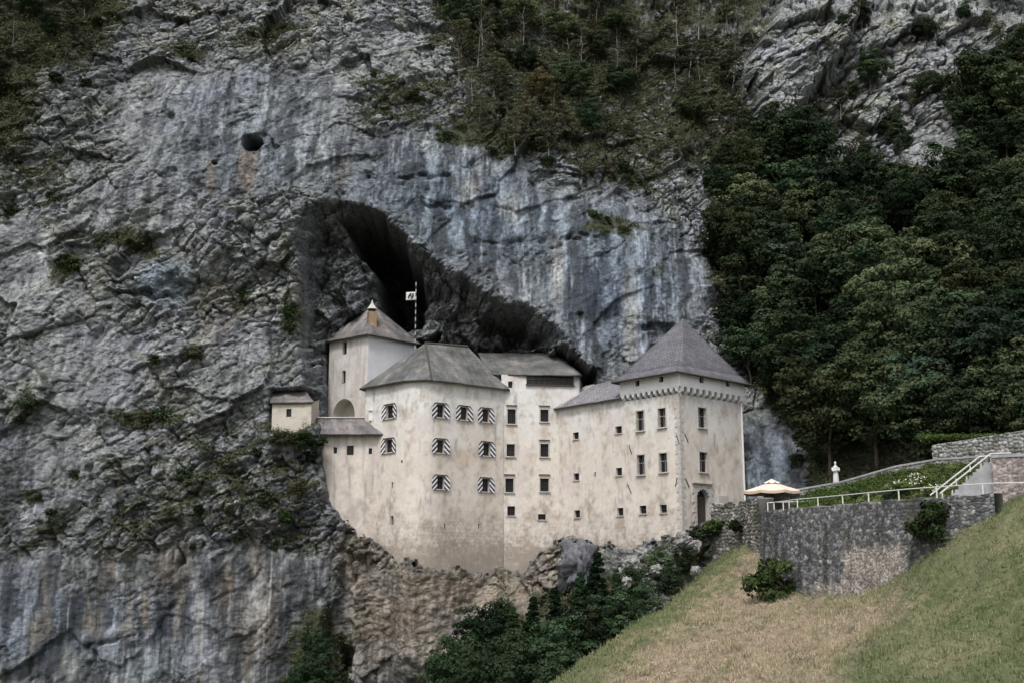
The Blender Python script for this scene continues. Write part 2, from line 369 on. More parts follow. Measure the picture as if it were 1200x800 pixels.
xs = np.concatenate([np.arange(-110, -66, .5), np.arange(-66, 84, .135), np.arange(84, 120, .5)])
zs = np.concatenate([np.arange(-32, -14, .5), np.arange(-14, 82, .135), np.arange(82, 112, .5)])
XX, ZZ = np.meshgrid(xs, zs)
# low resolution base, bilinearly raised
lx = np.linspace(-111, 121, 234); lz = np.linspace(-33, 113, 148); LX, LZ = np.meshgrid(lx, lz)
LB = baseY(LX / 10, LZ / 10)
def bil(A, gx, gz, X, Z):
    i = np.clip((X - gx[0]) / (gx[1] - gx[0]), 0, len(gx) - 1.001); j = np.clip((Z - gz[0]) / (gz[1] - gz[0]), 0, len(gz) - 1.001)
    a = i.astype(int); b = j.astype(int); u = i - a; v = j - b
    return (A[b, a] * (1 - u) + A[b, a + 1] * u) * (1 - v) + (A[b + 1, a] * (1 - u) + A[b + 1, a + 1] * u) * v
YB = bil(LB, lx, lz, XX, ZZ)
PX, PY = proj(XX, YB, ZZ)       # where each point of the rock face shows in the photograph: only used to look up the survey maps below

# survey maps drawn over the photograph, coarse
mx_ = np.arange(-260, 1480, 3.); my_ = np.arange(-260, 1100, 3.); MX, MY = np.meshgrid(mx_, my_)
wob = fbm(MX / 55, MY / 55, 4, 3) * 26; wob2 = fbm(MX / 55, MY / 55, 4, 9) * 26
def region(poly, soft=22, wb=1.0): return ss(-soft, soft, sdf(poly, MX + wob * wb, MY + wob2 * wb))
def blob(cx, cy, rx, ry, ang=0, wb=.6):
    a = R(ang); dx = MX + wob * wb - cx; dy = MY + wob2 * wb - cy
    u = (dx * math.cos(a) + dy * math.sin(a)) / rx; v = (-dx * math.sin(a) + dy * math.cos(a)) / ry
    return np.exp(-(u * u + v * v) ** 1.5)
def look(A): return bil(A, mx_, my_, PX, PY)
smooth_m = np.maximum.reduce([
    region([(400, 170), (470, 150), (560, 150), (640, 215), (740, 225), (830, 300), (835, 370), (790, 390), (740, 440), (700, 440), (640, 370), (540, 320), (500, 290), (450, 240), (400, 235)], 16),
    region([(120, 100), (240, 70), (400, 80), (420, 160), (400, 230), (330, 225), (240, 230), (150, 190)], 18) * .8,
    region([(-200, 665), (120, 650), (230, 640), (390, 650), (400, 1000), (-200, 1000)], 10),
    region([(872, 480), (940, 500), (950, 580), (872, 600)], 8) * .9,
    region([(405, 660), (640, 690), (560, 1000), (400, 1000)], 15) * .7,
    blob(200, 330, 42, 34) * .45, blob(20, 320, 60, 70) * .75, blob(100, 440, 75, 90, 0) * .7, blob(40, 560, 80, 80) * .8, blob(290, 430, 70, 60) * .6, blob(160, 240, 90, 50) * .7, blob(250, 130, 90, 50) * .5, blob(440, 60, 60, 40) * .4, blob(920, 90, 30, 60, 20) * .3, blob(1090, 170, 40, 40) * .4])
veg_m = np.maximum.reduce([
    region([(-250, -250), (150, -250), (150, 20), (120, 70), (50, 100), (20, 170), (-60, 200), (-250, 220)], 26) * .95,
    region([(480, -250), (900, -250), (905, 20), (865, 90), (880, 190), (850, 220), (800, 190), (760, 215), (690, 190), (600, 180), (520, 190), (560, 120), (520, 70)], 30) * (.62 + .5 * wob / 26),
    region([(830, 160), (880, 120), (905, 170), (980, 200), (1050, 215), (1100, 215), (1160, 90), (1500, 60), (1500, 620), (960, 620), (950, 520), (900, 460), (865, 400), (835, 330)], 14),
    region([(200, 495), (300, 500), (370, 490), (385, 590), (380, 650), (290, 640), (200, 630), (120, 640), (100, 600), (190, 560)], 20) * .42,
    blob(140, 280, 55, 14, 10) * .9, blob(75, 315, 30, 14, -20) * .8, blob(160, 490, 60, 12, 5) * .8, blob(310, 40, 50, 10, -15) * .8, blob(340, 370, 16, 22) * .9, blob(280, 350, 20, 22) * .55,
    blob(470, 110, 60, 28) * .65, blob(560, 160, 70, 22) * .75, blob(605, 175, 60, 10) * .8, blob(710, 265, 45, 16) * .8, blob(720, 200, 70, 22, 20) * .65, blob(770, 320, 25, 12) * .6, blob(30, 580, 40, 30) * .5,
    blob(60, 620, 70, 20, -20) * .6, blob(30, 480, 30, 30) * .55, blob(370, 760, 45, 60) * .85, blob(640, 750, 120, 60) * .8, blob(700, 700, 60, 50) * .7, blob(820, 640, 60, 20, -20) * .7, blob(220, 60, 30, 12) * .7, blob(40, 210, 60, 60) * .45,
    blob(1070, 130, 30, 14) * .7, blob(985, 80, 26, 20) * .8, blob(1085, 40, 20, 14) * .7, blob(1000, 130, 40, 14) * .6])
cragrock = np.maximum(region([(872, 85), (905, 25), (950, -40), (1000, -60), (1140, -60), (1150, 85), (1110, 205), (1060, 205), (990, 140), (960, 115), (905, 160), (880, 130)], 8, .5), region([(1165, 60), (1185, 20), (1240, 20), (1230, 70)], 6, .5))
veg_m = veg_m * (1 - .85 * cragrock)
ochre_m = np.maximum.reduce([blob(292, 200, 14, 34, 0, .2) * .8, blob(247, 207, 5, 20, 0, .1), blob(255, 350, 34, 20) * .8, blob(250, 385, 26, 16) * .5, blob(171, 718, 6, 24, 0, .1) * 1.1, blob(200, 660, 24, 36, 0, .2) * .6, blob(130, 665, 6, 16, 0, .1) * .9, blob(300, 660, 8, 24, 0, .1) * .8,
    blob(262, 690, 12, 30, 0, .2) * .6, blob(300, 730, 22, 44, 0, .3) * .65, blob(430, 640, 40, 50, 30) * .6, blob(560, 690, 120, 24) * .75, blob(430, 740, 28, 60) * .55, blob(480, 720, 36, 30) * .8, blob(400, 205, 10, 20) * .5, blob(560, 215, 10, 20) * .4, blob(120, 680, 60, 20) * .25, blob(180, 515, 18, 8) * .6])
white_m = np.maximum.reduce([blob(652, 320, 9, 40, 0, .2), blob(739, 375, 9, 60, 0, .2), blob(232, 730, 4, 60, 0, .1), blob(160, 720, 3, 60, 0, .1) * .8, blob(600, 240, 12, 20) * .7, blob(545, 225, 16, 16) * .8, blob(350, 330, 5, 40, 8, .2) * .9, blob(545, 745, 10, 40) * .6, blob(78, 780, 8, 20) * .7, blob(235, 300, 24, 14) * .5, blob(495, 735, 9, 30) * .7])
pale_m = np.maximum.reduce([region([(380, -200), (520, -200), (560, 60), (545, 110), (470, 140), (400, 120), (330, 60)], 25) * .8, cragrock * 1.15, region([(-200, 240), (100, 200), (330, 260), (340, 480), (200, 560), (-200, 500)], 30) * .45, blob(765, 115, 25, 40, 20) * .9, blob(790, 190, 60, 40, 20) * .8, blob(830, 260, 30, 60) * .6, blob(740, 655, 60, 30, -15) * .8, blob(270, 40, 120, 40) * .5, blob(915, 520, 40, 40) * .4])
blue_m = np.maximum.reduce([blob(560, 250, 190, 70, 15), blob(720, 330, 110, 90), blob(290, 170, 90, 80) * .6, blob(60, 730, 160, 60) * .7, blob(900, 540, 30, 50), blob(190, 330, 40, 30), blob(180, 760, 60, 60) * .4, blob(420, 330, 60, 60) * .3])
sm, vg, oc, wh, pl, bl_ = [look(a) for a in (smooth_m, veg_m, ochre_m, white_m, pale_m, blue_m)]
sm = sm * np.clip(1.0 + 1.0 * fbm(XX / 5, ZZ / 5, 4, 29), .45, 1)
rough = (1 - sm * .90)

# relief, from world coordinates only
wx = XX + fbm(XX / 6, ZZ / 6, 5, 21) * 1.8; wz = ZZ + fbm(XX / 6, ZZ / 6, 5, 25) * 1.8
ca, sa = math.cos(R(38)), math.sin(R(38))
rx_ = (wx * ca + wz * sa); rz_ = (-wx * sa + wz * ca)       # strata rise to the right on the left-hand face
big = fbm(XX / 26, ZZ / 26, 3, 31) * 3.0 + fbm(rx_ / 15, rz_ / 6, 4, 35) * 2.0
fa, ea, ca_ = facets(rx_ * .62, rz_, 5.5, 41)
fb, eb, cb_ = facets(rx_ * .6, rz_ * .9, 1.5, 42)
fc, ec, cc_ = facets(rx_ * .55 + fbm(XX, ZZ, 2, 5) * .5, rz_, .55, 43)
ra = ridge(rx_ / 7, rz_ / 2.2, 4, 45)
D = big * (0.45 + .55 * rough) + (ra - .55) * 1.1 * (rough ** 1.5)
D = D + fa * .40 * (.06 + .94 * rough) + fb * .50 * rough ** 1.3 + fc * .80 * (.03 + .97 * rough)
D = D + (ss(.14, .0, eb) * .45 + ss(.16, .0, ec) * .22) * rough ** 1.5
D = D + fbm(wx * .5, wz * .07, 4, 51) * .8 * (.4 + .6 * sm)             # vertical fluting
D = D + fbm(XX * 1.6, ZZ * 1.6, 3, 55) * .22 * (.35 + rough)
# long cracks across the smooth faces
for k, (p, q, dep) in enumerate([((440, 212), (640, 178), .9), ((445, 240), (620, 250), .6), ((560, 288), (800, 270), .9), ((130, 345), (60, 530), .8), ((250, 470), (170, 560), .6), ((560, 300), (690, 270), .6), ((620, 210), (760, 240), .8), ((100, 760), (140, 750), .6), ((500, 330), (650, 400), .5), ((905, 160), (975, 60), 1.6), ((975, 60), (1000, 25), 1.2), ((150, 560), (40, 640), .8)]):
    t = np.clip(((PX - p[0]) * (q[0] - p[0]) + (PY - p[1]) * (q[1] - p[1])) / ((q[0] - p[0]) ** 2 + (q[1] - p[1]) ** 2), 0, 1)
    dd = np.hypot(PX + fbm(XX / 5, ZZ / 5, 4, 60 + k) * 22 - p[0] - t * (q[0] - p[0]), PY + fbm(XX / 5, ZZ / 5, 4, 80 + k) * 22 - p[1] - t * (q[1] - p[1]))
    D = D + dep * np.exp(-(dd / 2.2) ** 2) * (.5 + 1.2 * np.abs(pn(XX / 3, ZZ / 3, 7 + k)))
    D = D - .5 * dep * ss(0, -14, (PY - (p[1] + t * (q[1] - p[1])))) * np.exp(-(dd / 16) ** 2)
crg = look(cragrock); D = D + crg * (fa * .25 + fb * .55 + (ss(.12, 0, ea) * .7 + ss(.10, 0, eb) * .5) + fbm(XX * .5, ZZ * .2, 3, 46) * 1.2)
spur = look(region([(872, 85), (905, 25), (950, -40), (1002, -40), (1004, 28), (985, 60), (962, 95), (938, 130), (905, 162), (888, 130)], 5, .35))
D = D - 4.5 * spur + 2.5 * look(blob(975, 110, 12, 40, 30, .3))
Yf = YB + D

# hollows: the cave, the small round hole, the alcoves, the seat of the castle
def hol(poly, Yr, soft, wbx=.7):  # polygon in survey pixels at distance Yr -> X, Z
    q = np.array([P(a, b, Yr)[[0, 2]] for a, b in poly])
    n1 = fbm(XX / 3, ZZ / 3, 3, 91, .4) * wbx; n2 = fbm(XX / 3, ZZ / 3, 3, 95, .4) * wbx
    return sdf(q, XX + n1, ZZ + n2)
cave = hol([(360, 440), (358, 360), (354, 310), (352, 280), (368, 254), (395, 243), (425, 243), (450, 254), (478, 278), (505, 302), (545, 326), (590, 352), (630, 378), (660, 402), (688, 440), (700, 470), (600, 560), (380, 520)], 133.5, 0)
deep = hol([(398, 268), (428, 258), (455, 264), (480, 288), (497, 318), (500, 350), (494, 384), (446, 394), (441, 352), (434, 316), (412, 294)], 138, 0, .9)
deepl = hol([(356, 300), (372, 268), (400, 262), (398, 300), (388, 340), (380, 400), (366, 420), (358, 380)], 136, 0)
low = hol([(556, 384), (575, 372), (620, 372), (655, 396), (668, 420), (560, 425)], 142, 0, .8)
pil = np.exp(-((PX - 582) / 9) ** 2) * ss(372, 384, PY)
cav = -1.3 * np.exp(-((cave + .5) / .9) ** 2) * ss(240, 380, PX + PY * 0) + ss(-.05, .6, cave) * 1.0 + np.clip(cave, 0, 3.0) * 1.25 + np.clip(cave - 3, 0, 6) * .35
cav = cav + ss(0, 1.4, deep) * 24 + ss(0, 1.8, deepl) * 3.5 + ss(0, 2.6, low) * 8 * (1 - .85 * pil)
cav = cav - ss(0, .5, cave) * 2.2 * np.exp(-((PX - 412) / 17) ** 2) * ss(275, 320, PY)
Yf = Yf + cav + ss(0, 1.5, cave) * (fb * .6 + fbm((XX * .75 + ZZ) / 4.5, (XX - .75 * ZZ) / 1.2, 4, 97) * 1.5)
hole = P(291, 161, 132)
hd = np.hypot(XX - hole[0] + .1 * pn(XX * 1.2, ZZ * 1.2, 4), (ZZ - hole[2]) * 1.02); Yf = Yf + 9 * ss(1.3, .95, hd)
for (a, b, ra_, rb_, dp) in [(200, 338, 2.3, 2.0, 1.3), (200, 205, .5, 1.0, .6), (247, 190, .5, .4, 1.5), (160, 343, 3.5, .5, 1.5), (778, 384, 2.6, .9, 1.3), (404, 720, .8, 9, 4), (392, 760, 1.6, 5, 3), (315, 520, 1, .8, 1), (1000, 340, 1, 1, 0), (203, 137, .5, .5, .8), (210, 655, .25, 1.2, 1.0)]:
    c = P(a, b, float(bil(LB, lx, lz, *[np.array(v) for v in P(a, b, 130)[[0, 2]]])))
    e = np.hypot((XX - c[0] + .8 * pn(XX / 1.5, ZZ / 1.5, 3)) / ra_, (ZZ - c[2] + .8 * pn(XX / 1.5, ZZ / 1.5, 8)) / rb_); Yf = Yf + dp * ss(1.15, .55, e)
# seat of the castle: rock stops below the feet of its walls
seat_poly = [P(a, b, wallY(a) - .5)[[0, 2]] for a, b in foot] + [P(880, 430, 126)[[0, 2]], P(700, 430, 134)[[0, 2]], P(640, 400, 134)[[0, 2]], P(470, 388, 134)[[0, 2]], P(440, 352, 134)[[0, 2]], P(428, 354, 134)[[0, 2]], P(376, 394, 133)[[0, 2]], P(374, 470, 130)[[0, 2]]]
n1 = fbm(XX / 2.2, ZZ / 2.2, 5, 101, .65) * 2.4
seat = sdf(seat_poly, XX, ZZ + n1)
tgt = np.where(PX < 700, 143 + fbm(XX / 4, ZZ / 3, 3, 6) * 2, 134.5)
# below the foot line the rock must stand in front of the wall
fx_, fz_ = np.array([P(a, b, wallY(a))[[0, 2]] for a, b in foot]).T
under = (XX > fx_[1]) & (XX < fx_[-1])
wy = wallY(PX)
front = np.clip(Yf, None, wy - 1.25 + .5 * fbm(XX, ZZ, 3, 8))
footy = np.interp(PX, [f[0] for f in foot], [f[1] for f in foot])
belt = ss(15, 9, np.abs(seat)) * (seat < .1) * under * (PY > footy - 6) * ss(16, 30, (PX - 366) * 1.5)
Yf = np.where(under, Yf + (np.minimum(Yf, front) - Yf) * belt, Yf)
Yf = Yf + (np.maximum(Yf, tgt) - Yf) * ss(.0, .35, seat)
# ledge behind the little house, left of the castle
hs_ = sdf([P(a, b, 127)[[0, 2]] for a, b in [(313, 502), (312, 452), (370, 452), (370, 490), (360, 498), (340, 506)]], XX, ZZ)
Yf = Yf + (np.maximum(Yf, 132.5) - Yf) * ss(-.1, .3, hs_)
hb = sdf([P(a, b, 127)[[0, 2]] for a, b in [(306, 506), (345, 508), (372, 498), (372, 520), (306, 530)]], XX, ZZ)
Yf = Yf + (np.minimum(Yf, 126.6) - Yf) * ss(-.8, .2, hb)

# surface colours (the rock, lichen, stains, soil and low growth, darker along cracks)
gz = np.gradient(Yf, axis=0) / np.gradient(ZZ, axis=0); gx = np.gradient(Yf, axis=1) / np.gradient(XX, axis=1)
k5 = np.ones(5) / 5
gzs = np.apply_along_axis(lambda m: np.convolve(m, k5, 'same'), 0, gz)
ledge = ss(.25, 1.3, gzs)
t1 = fbm(XX / 3.2, ZZ / 3.2, 5, 111, .6); t2 = fbm(wx * 2.1, wz * 2.1, 4, 115, .65)
streak = fbm(XX * .55 + t1 * .9, ZZ * .045, 6, 121, .72); streak2 = fbm(XX * 2.6 + t2 * .5, ZZ * .13, 4, 125, .65) * ss(-.25, .3, fbm(XX / 3, ZZ / 9, 3, 128))
tone = .5 + t1 * .45 + t2 * .55 + (cb_ - .5) * .22 + (cc_ - .5) * .34
tone = tone * (1 - sm * .72) + sm * .72 * (.18 - .07 * ss(640, 680, PY) + streak * 1.9 + streak2 * 1.2 + t2 * .30 + t1 * .30)
tone = np.clip(.5 + (tone - .5) * 1.25 + pl * .30 - .03, 0, 1.3)
C = np.zeros(XX.shape + (3,)) + np.array([.064, .066, .072]); C = mixc(C, (.385, .385, .40), tone)
C = mixc(C, C * np.array([1.08, 1.06, .90]), (1 - sm) * ss(-.1, .4, fbm(XX / 4, ZZ / 4, 4, 134)))
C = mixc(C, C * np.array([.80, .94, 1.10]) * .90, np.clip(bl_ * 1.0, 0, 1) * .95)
C = mixc(C, C * np.array([.97, .97, 1.05]), ss(-.1, .5, fbm(XX / 9, ZZ / 9, 3, 133)))
C = mixc(C, (.055, .055, .062), sm * ss(.10, .5, -streak) * .7)
C = mixc(C, (.40, .39, .375), np.clip(wh * ss(-.35, .25, streak2 + t2 * .4) * 1.1, 0, 1) * .85)
C = mixc(C, (.33, .33, .325), sm * ss(.28, .5, streak2) * .45)
C = mixc(C, (.235, .20, .165), ss(.12, .5, fbm(XX * .5, ZZ * .12, 4, 137)) * ss(620, 700, PY) * .6)
C = mixc(C, (.045, .045, .048), ss(.10, .42, fbm(XX * .9, ZZ * .06, 5, 139, .65)) * sm * ss(560, 690, PY) * .8)
C = mixc(C, (.42, .42, .42), ss(.30, .5, fbm(XX * 1.1, ZZ * .05, 4, 140, .6)) * sm * ss(600, 690, PY) * .7)
C = mixc(C, np.array([.40, .335, .28]) * np.clip(.45 + .9 * tone, .2, 1.3)[..., None], np.clip(ss(190, 60, PY - footy) * ss(392, 420, PX) * ss(700, 650, PX) * ss(-14, 0, PY - footy) * (.8 + t1), 0, 1) * .85)
C = mixc(C, (.27, .185, .12), np.clip(oc * ss(-.4, .3, t2 + streak2), 0, 1) * .72)
lich = ss(.05, .5, fbm(XX / 1.4, ZZ / 1.4, 4, 141) + .25 * ledge) * (1 - sm)
C = mixc(C, (.115, .115, .080), lich * .45)
crk = ss(.16, .04, ec) * (1 - sm) * .65 + ss(.10, .02, eb) * (1 - sm * .6) * .75 + ss(.035, .008, ea) * .8 * (1 - sm)
C = mixc(C, (.035, .036, .028), np.clip(crk * ss(-.3, .2, t1), 0, 1))  # darker along the cracks between facets
vn = fbm(XX / 2.4, ZZ / 1.5, 5, 151, .6)
vden = np.clip(vg * 1.5 + ledge * .55 + vn * 1.05 - .53, 0, 1) * (1 - sm * .65 * (1 - vg)); vden = ss(.05, .55, vden)
C = mixc(C, (.050, .055, .026), vden * .9)
C = mixc(C, (.085, .070, .045), vden * ss(.1, .5, fbm(XX / 5, ZZ / 5, 3, 161)) * .6)
stp = ss(3, 7, np.hypot(gx, gz)) * ss(-.4, .1, np.maximum(cave, seat)); C = mixc(C, np.array([.15, .15, .16]) * (1 + 1.2 * fbm(XX * 1.2, Yf * .5, 3, 163))[..., None], stp * .85)
C = np.clip(C * np.array([.83, .865, .865]), .012, .6)
V = np.stack([XX, Yf, ZZ], -1).reshape(-1, 3)
cliff = tag(mesh_np('cliff', V, gridfaces(*XX.shape), M['rock'], col=C.reshape(-1, 3)), kind='structure')
ra_ = cliff.data.attributes.new('rough', 'FLOAT', 'POINT'); ra_.data.foreach_set('value', np.clip(rough, 0, 1).astype(np.float32).ravel())

def surfY(X, Z):
    i = np.clip(np.searchsorted(xs, X), 0, len(xs) - 1); j = np.clip(np.searchsorted(zs, Z), 0, len(zs) - 1)
    return Yf[j, i]
def rock_at(px, py):            # first point of the rock along that line of sight
    a, b, c = ray(px, py)
    t = np.arange(90, 215, .5) / b
    hit = surfY(a * t, c * t) <= b * t
    k = int(np.argmax(hit)); tt = t[k]
    return Vector((a * tt, b * tt, c * tt))

# ================================================================== LOWER GROUND
wallpx = [(835, 117.6), (868, 114.5), (893, 109), (898, 105), (925, 100), (965, 96), (1010, 91.5), (1060, 87), (1100, 84.5), (1142, 82), (1170, 80.8)]
wall_plan = [P(px, 640, Y)[:2] for px, Y in wallpx]
terr_poly = wall_plan + [P(1174, 600, 86.3)[:2], P(1290, 600, 82.5)[:2], np.array([95, 80]), np.array([90, 150]), P(850, 560, 140)[:2], P(840, 600, 119)[:2]]
gc = [(650, 800, 85), (710, 762, 90), (770, 722, 97), (830, 675, 106), (885, 634, 114), (860, 648, 116), (1200, 800, 55), (1000, 800, 62), (800, 800, 72), (1200, 700, 68), (1240, 602, 77), (1165, 604, 80), (960, 697, 96), (1040, 697, 89), (1075, 672, 85), (1100, 645, 84), (1140, 612, 82),
      (1100, 700, 78), (1000, 740, 80), (900, 722, 92), (880, 705, 101), (888, 684, 105), (922, 690, 100.5), (905, 726, 95), (760, 760, 86)]
gw = [P(*g) for g in gc]
gw += [np.array(v, float) for v in [(-6, 92, -17), (1, 101, -14), (9, 112, -9), (15, 120, -4), (-30, 100, -26), (-60, 100, -27), (-30, 70, -23), (-12, 72, -17), (-60, 60, -24), (0, 0, -1.8), (0, 20, -4), (12, 40, -6), (-12, 42, -11), (26, 38, -5), (30, 15, -2.5), (-20, 10, -5), (45, 40, -1.5), (60, 60, 3.0), (-40, 120, -26), (-10, 118, -18), (0, 122, -13), (40, 110, 5), (70, 90, 6), (30, 125, 4), (50, 130, 6)]]
gw = np.array(gw); gf = tps(gw[:, :2] / 10, gw[:, 2], .3)
gxs = np.concatenate([np.arange(-700, -70, 35.), np.arange(-70, 75, .45), np.arange(75, 760, 35.)]); gys = np.concatenate([np.arange(-700, -10, 35.), np.arange(-10, 135, .45), np.arange(135, 760, 40.)])
GX, GY = np.meshgrid(gxs, gys)
lx2 = np.linspace(-75, 80, 120); ly2 = np.linspace(-15, 140, 120); A, B = np.meshgrid(lx2, ly2); LG = gf(A / 10, B / 10)
GZ = bil(LG, lx2, ly2, np.clip(GX, -74, 79), np.clip(GY, -14, 139))
far = ss(0, 200, np.maximum.reduce([np.abs(GX) - 75, GY - 135, -10 - GY])); GZ = GZ * (1 - far) - 20 * far
GZ = np.where(GY > 138, np.minimum(GZ, -20), GZ)
GZ = GZ + fbm(GX / 7, GY / 7, 4, 201) * .55 + fbm(GX / 1.3, GY / 1.3, 3, 205) * .16 + ridge((GX * .57 + GY * .82) / 22, (GX * .82 - GY * .57) / 2.6, 4, 207) * .45
GZs = GZ.copy()
ter = sdf(terr_poly, GX, GY); GZ = np.where(ter > .7, 4.9 + np.clip(GY - 100, 0, 30) * .02, GZ)
GPX, GPY = proj(GX, np.maximum(GY, 20), GZ)
g1 = fbm(GX / 5, GY / 5, 4, 211); g2 = fbm(GX * 1.2, GY * 1.2, 3, 215); g3 = fbm(GX / 14 + 3, GY / 14, 3, 219)
al = GX * .57 + GY * .82; ac = GX * .82 - GY * .57; gs = fbm(al * .10, ac * .8, 4, 223); gs2 = fbm(al * .22, ac * 2.0, 3, 227)
bmask = ss(-38, 30, sdf([(690, 830), (745, 768), (820, 712), (868, 672), (890, 655), (930, 705), (1060, 705), (1030, 735), (985, 765), (960, 830)], GPX + 40 * g1, GPY + 26 * g2))
brown = np.clip(bmask * 1.22 + (gs + g2 * .6) * 1.3 * ss(0, .5, bmask) - .15, 0, 1)
GC = np.zeros(GX.shape + (3,)) + np.array([.105, .117, .056]); GC = mixc(GC, (.155, .148, .085), ss(-.2, .4, g1)); GC = mixc(GC, (.255, .200, .150), brown); GC = mixc(GC, GC * .55, ss(.12, .45, gs2) * .7 * ss(.1, .5, brown)); GC = mixc(GC, GC * .62, ss(.15, .5, gs2 + g2 * .5) * .6)
GC = mixc(GC, (.10, .075, .05), ss(.35, .55, g2 + g1 * .4) * brown * .6)
GC = mixc(GC, (.03, .04, .018), ss(10, 40, -GZ - 2 + 0 * GX))
tag(mesh_np('ground', np.stack([GX, GY, GZ], -1).reshape(-1, 3), gridfaces(*GX.shape), M['grass_ground'], col=GC.reshape(-1, 3), smooth=True), kind='structure')
def groundZ(x, y):
    return float(GZs[np.clip(np.searchsorted(gys, y), 0, len(gys) - 1), np.clip(np.searchsorted(gxs, x), 0, len(gxs) - 1)])
def groundZv(x, y): return GZs[np.clip(np.searchsorted(gys, y), 0, len(gys) - 1), np.clip(np.searchsorted(gxs, x), 0, len(gxs) - 1)]

# ================================================================== CASTLE
castle = empty('castle', (0, 126, 0), 'pale plastered castle with steep grey roofs built into the mouth of the cliff cave', 'castle')
CO = np.array([0, 126, 0])
class Path:
    def __init__(s, pts):
        s.p = np.array(pts); s.L = np.r_[0, np.cumsum(np.linalg.norm(np.diff(s.p, axis=0), axis=1))]
    def at(s, t):
        t = np.asarray(t, float); return np.stack([np.interp(t, s.L, s.p[:, 0]), np.interp(t, s.L, s.p[:, 1])], -1)
    def nrm(s, t):
        e = s.at(np.clip(np.asarray(t) + .05, 0, s.L[-1])) - s.at(np.clip(np.asarray(t) - .05, 0, s.L[-1])); e = e / np.linalg.norm(e, axis=-1, keepdims=True)
        return np.stack([e[..., 1], -e[..., 0]], -1)        # outward = towards the viewer for a left-to-right path
    def hit(s, px, py):
        a, b, c = ray(px, py); best = None
        for i in range(len(s.p) - 1):
            p, q = s.p[i], s.p[i + 1]; e = q - p; det = a * -e[1] + e[0] * b
            if abs(det) < 1e-9: continue
            t = (p[0] * -e[1] + e[0] * p[1]) / det; k = (a * p[1] - b * p[0]) / det
            if -1e-6 <= k <= 1 + 1e-6 and t > 0 and (best is None or t < best[0]): best = (t, s.L[i] + k * (s.L[i + 1] - s.L[i]))
        if best is None:
            e0 = abs(proj(s.p[0][0], s.p[0][1], 15)[0] - px); e1 = abs(proj(s.p[-1][0], s.p[-1][1], 15)[0] - px); i = 0 if e0 < e1 else -1
            return (.03 if i == 0 else s.L[-1] - .03), c * s.p[i][1] / b
        return best[1], c * best[0]
def opening(path, x0, x1, y0, y1, **kw):
    s0, _ = path.hit(x0, (y0 + y1) / 2); s1, _ = path.hit(x1, (y0 + y1) / 2); _, zt = path.hit((x0 + x1) / 2, y0); _, zb = path.hit((x0 + x1) / 2, y1)
    return dict(s0=s0, s1=s1, z0=zb, z1=zt, **kw)
def wall(name, path, z0, z1, ops, painter, m, parent, step=.14, disp=.035, label=None, org=CO, s_from=0, s_to=None):
    s_to = path.L[-1] if s_to is None else s_to
    def brk(a, b, extra):
        base = [a, b] + [e for e in extra if a < e < b]; base = sorted(base); out = [base[0]]
        for e in base[1:]:
            if e - out[-1] > .02:
                n = max(1, int(math.ceil((e - out[-1]) / step))); o0 = out[-1]
                out += [o0 + (e - o0) * k / n for k in range(1, n + 1)]
        return np.array(out)
    S = brk(s_from, s_to, list(path.L) + [o['s0'] for o in ops] + [o['s1'] for o in ops]); Z = brk(z0, z1, [o['z0'] for o in ops] + [o['z1'] for o in ops])
    SS, ZG = np.meshgrid(S, Z); xy = path.at(SS); nn = path.nrm(SS)
    d = fbm(SS / 1.6, ZG / 1.6, 3, 301) * disp + fbm(SS / 5, ZG / 5, 2, 305) * disp * 1.5
    xy = xy + nn * d[..., None]
    sc = (S[:-1] + S[1:]) / 2; zc = (Z[:-1] + Z[1:]) / 2; keep = np.ones((len(zc), len(sc)), bool)
    for o in ops: keep &= ~(((sc > o['s0']) & (sc < o['s1']))[None] & ((zc > o['z0']) & (zc < o['z1']))[:, None])
    V = np.concatenate([xy, ZG[..., None]], -1).reshape(-1, 3); Fc = gridfaces(len(Z), len(S), keep)
    col = painter(SS, ZG, xy).reshape(-1, 3)
    ex = []; ef = []; n0 = len(V)
    for o in ops:               # reveals
        dep = o.get('dep', .32)
        for (sa_, za, sb, zb) in ((o['s0'], o['z0'], o['s0'], o['z1']), (o['s0'], o['z1'], o['s1'], o['z1']), (o['s1'], o['z1'], o['s1'], o['z0']), (o['s1'], o['z0'], o['s0'], o['z0'])):
            pa, pb = path.at(sa_), path.at(sb); na = path.nrm((o['s0'] + o['s1']) / 2)
            k = n0 + len(ex); ex += [(*(pa + na * .02), za), (*(pb + na * .02), zb), (*(pb - na * dep), zb), (*(pa - na * dep), za)]; ef.append([k, k + 1, k + 2, k + 3])
    if ex:
        V = np.vstack([V, np.array(ex)]); Fc = np.vstack([Fc, np.array(ef)]); col = np.vstack([col, np.tile(np.array([[.42, .40, .37]]), (len(ex), 1))])
    o = mesh_np(name, V - org, Fc, m, parent, col=col)
    if label: o['label'] = label
    return o
def frame_at(path, o, off=0):
    sm_ = (o['s0'] + o['s1']) / 2; p = path.at(sm_); n = path.nrm(sm_); return p, n, math.atan2(n[0], -n[1])
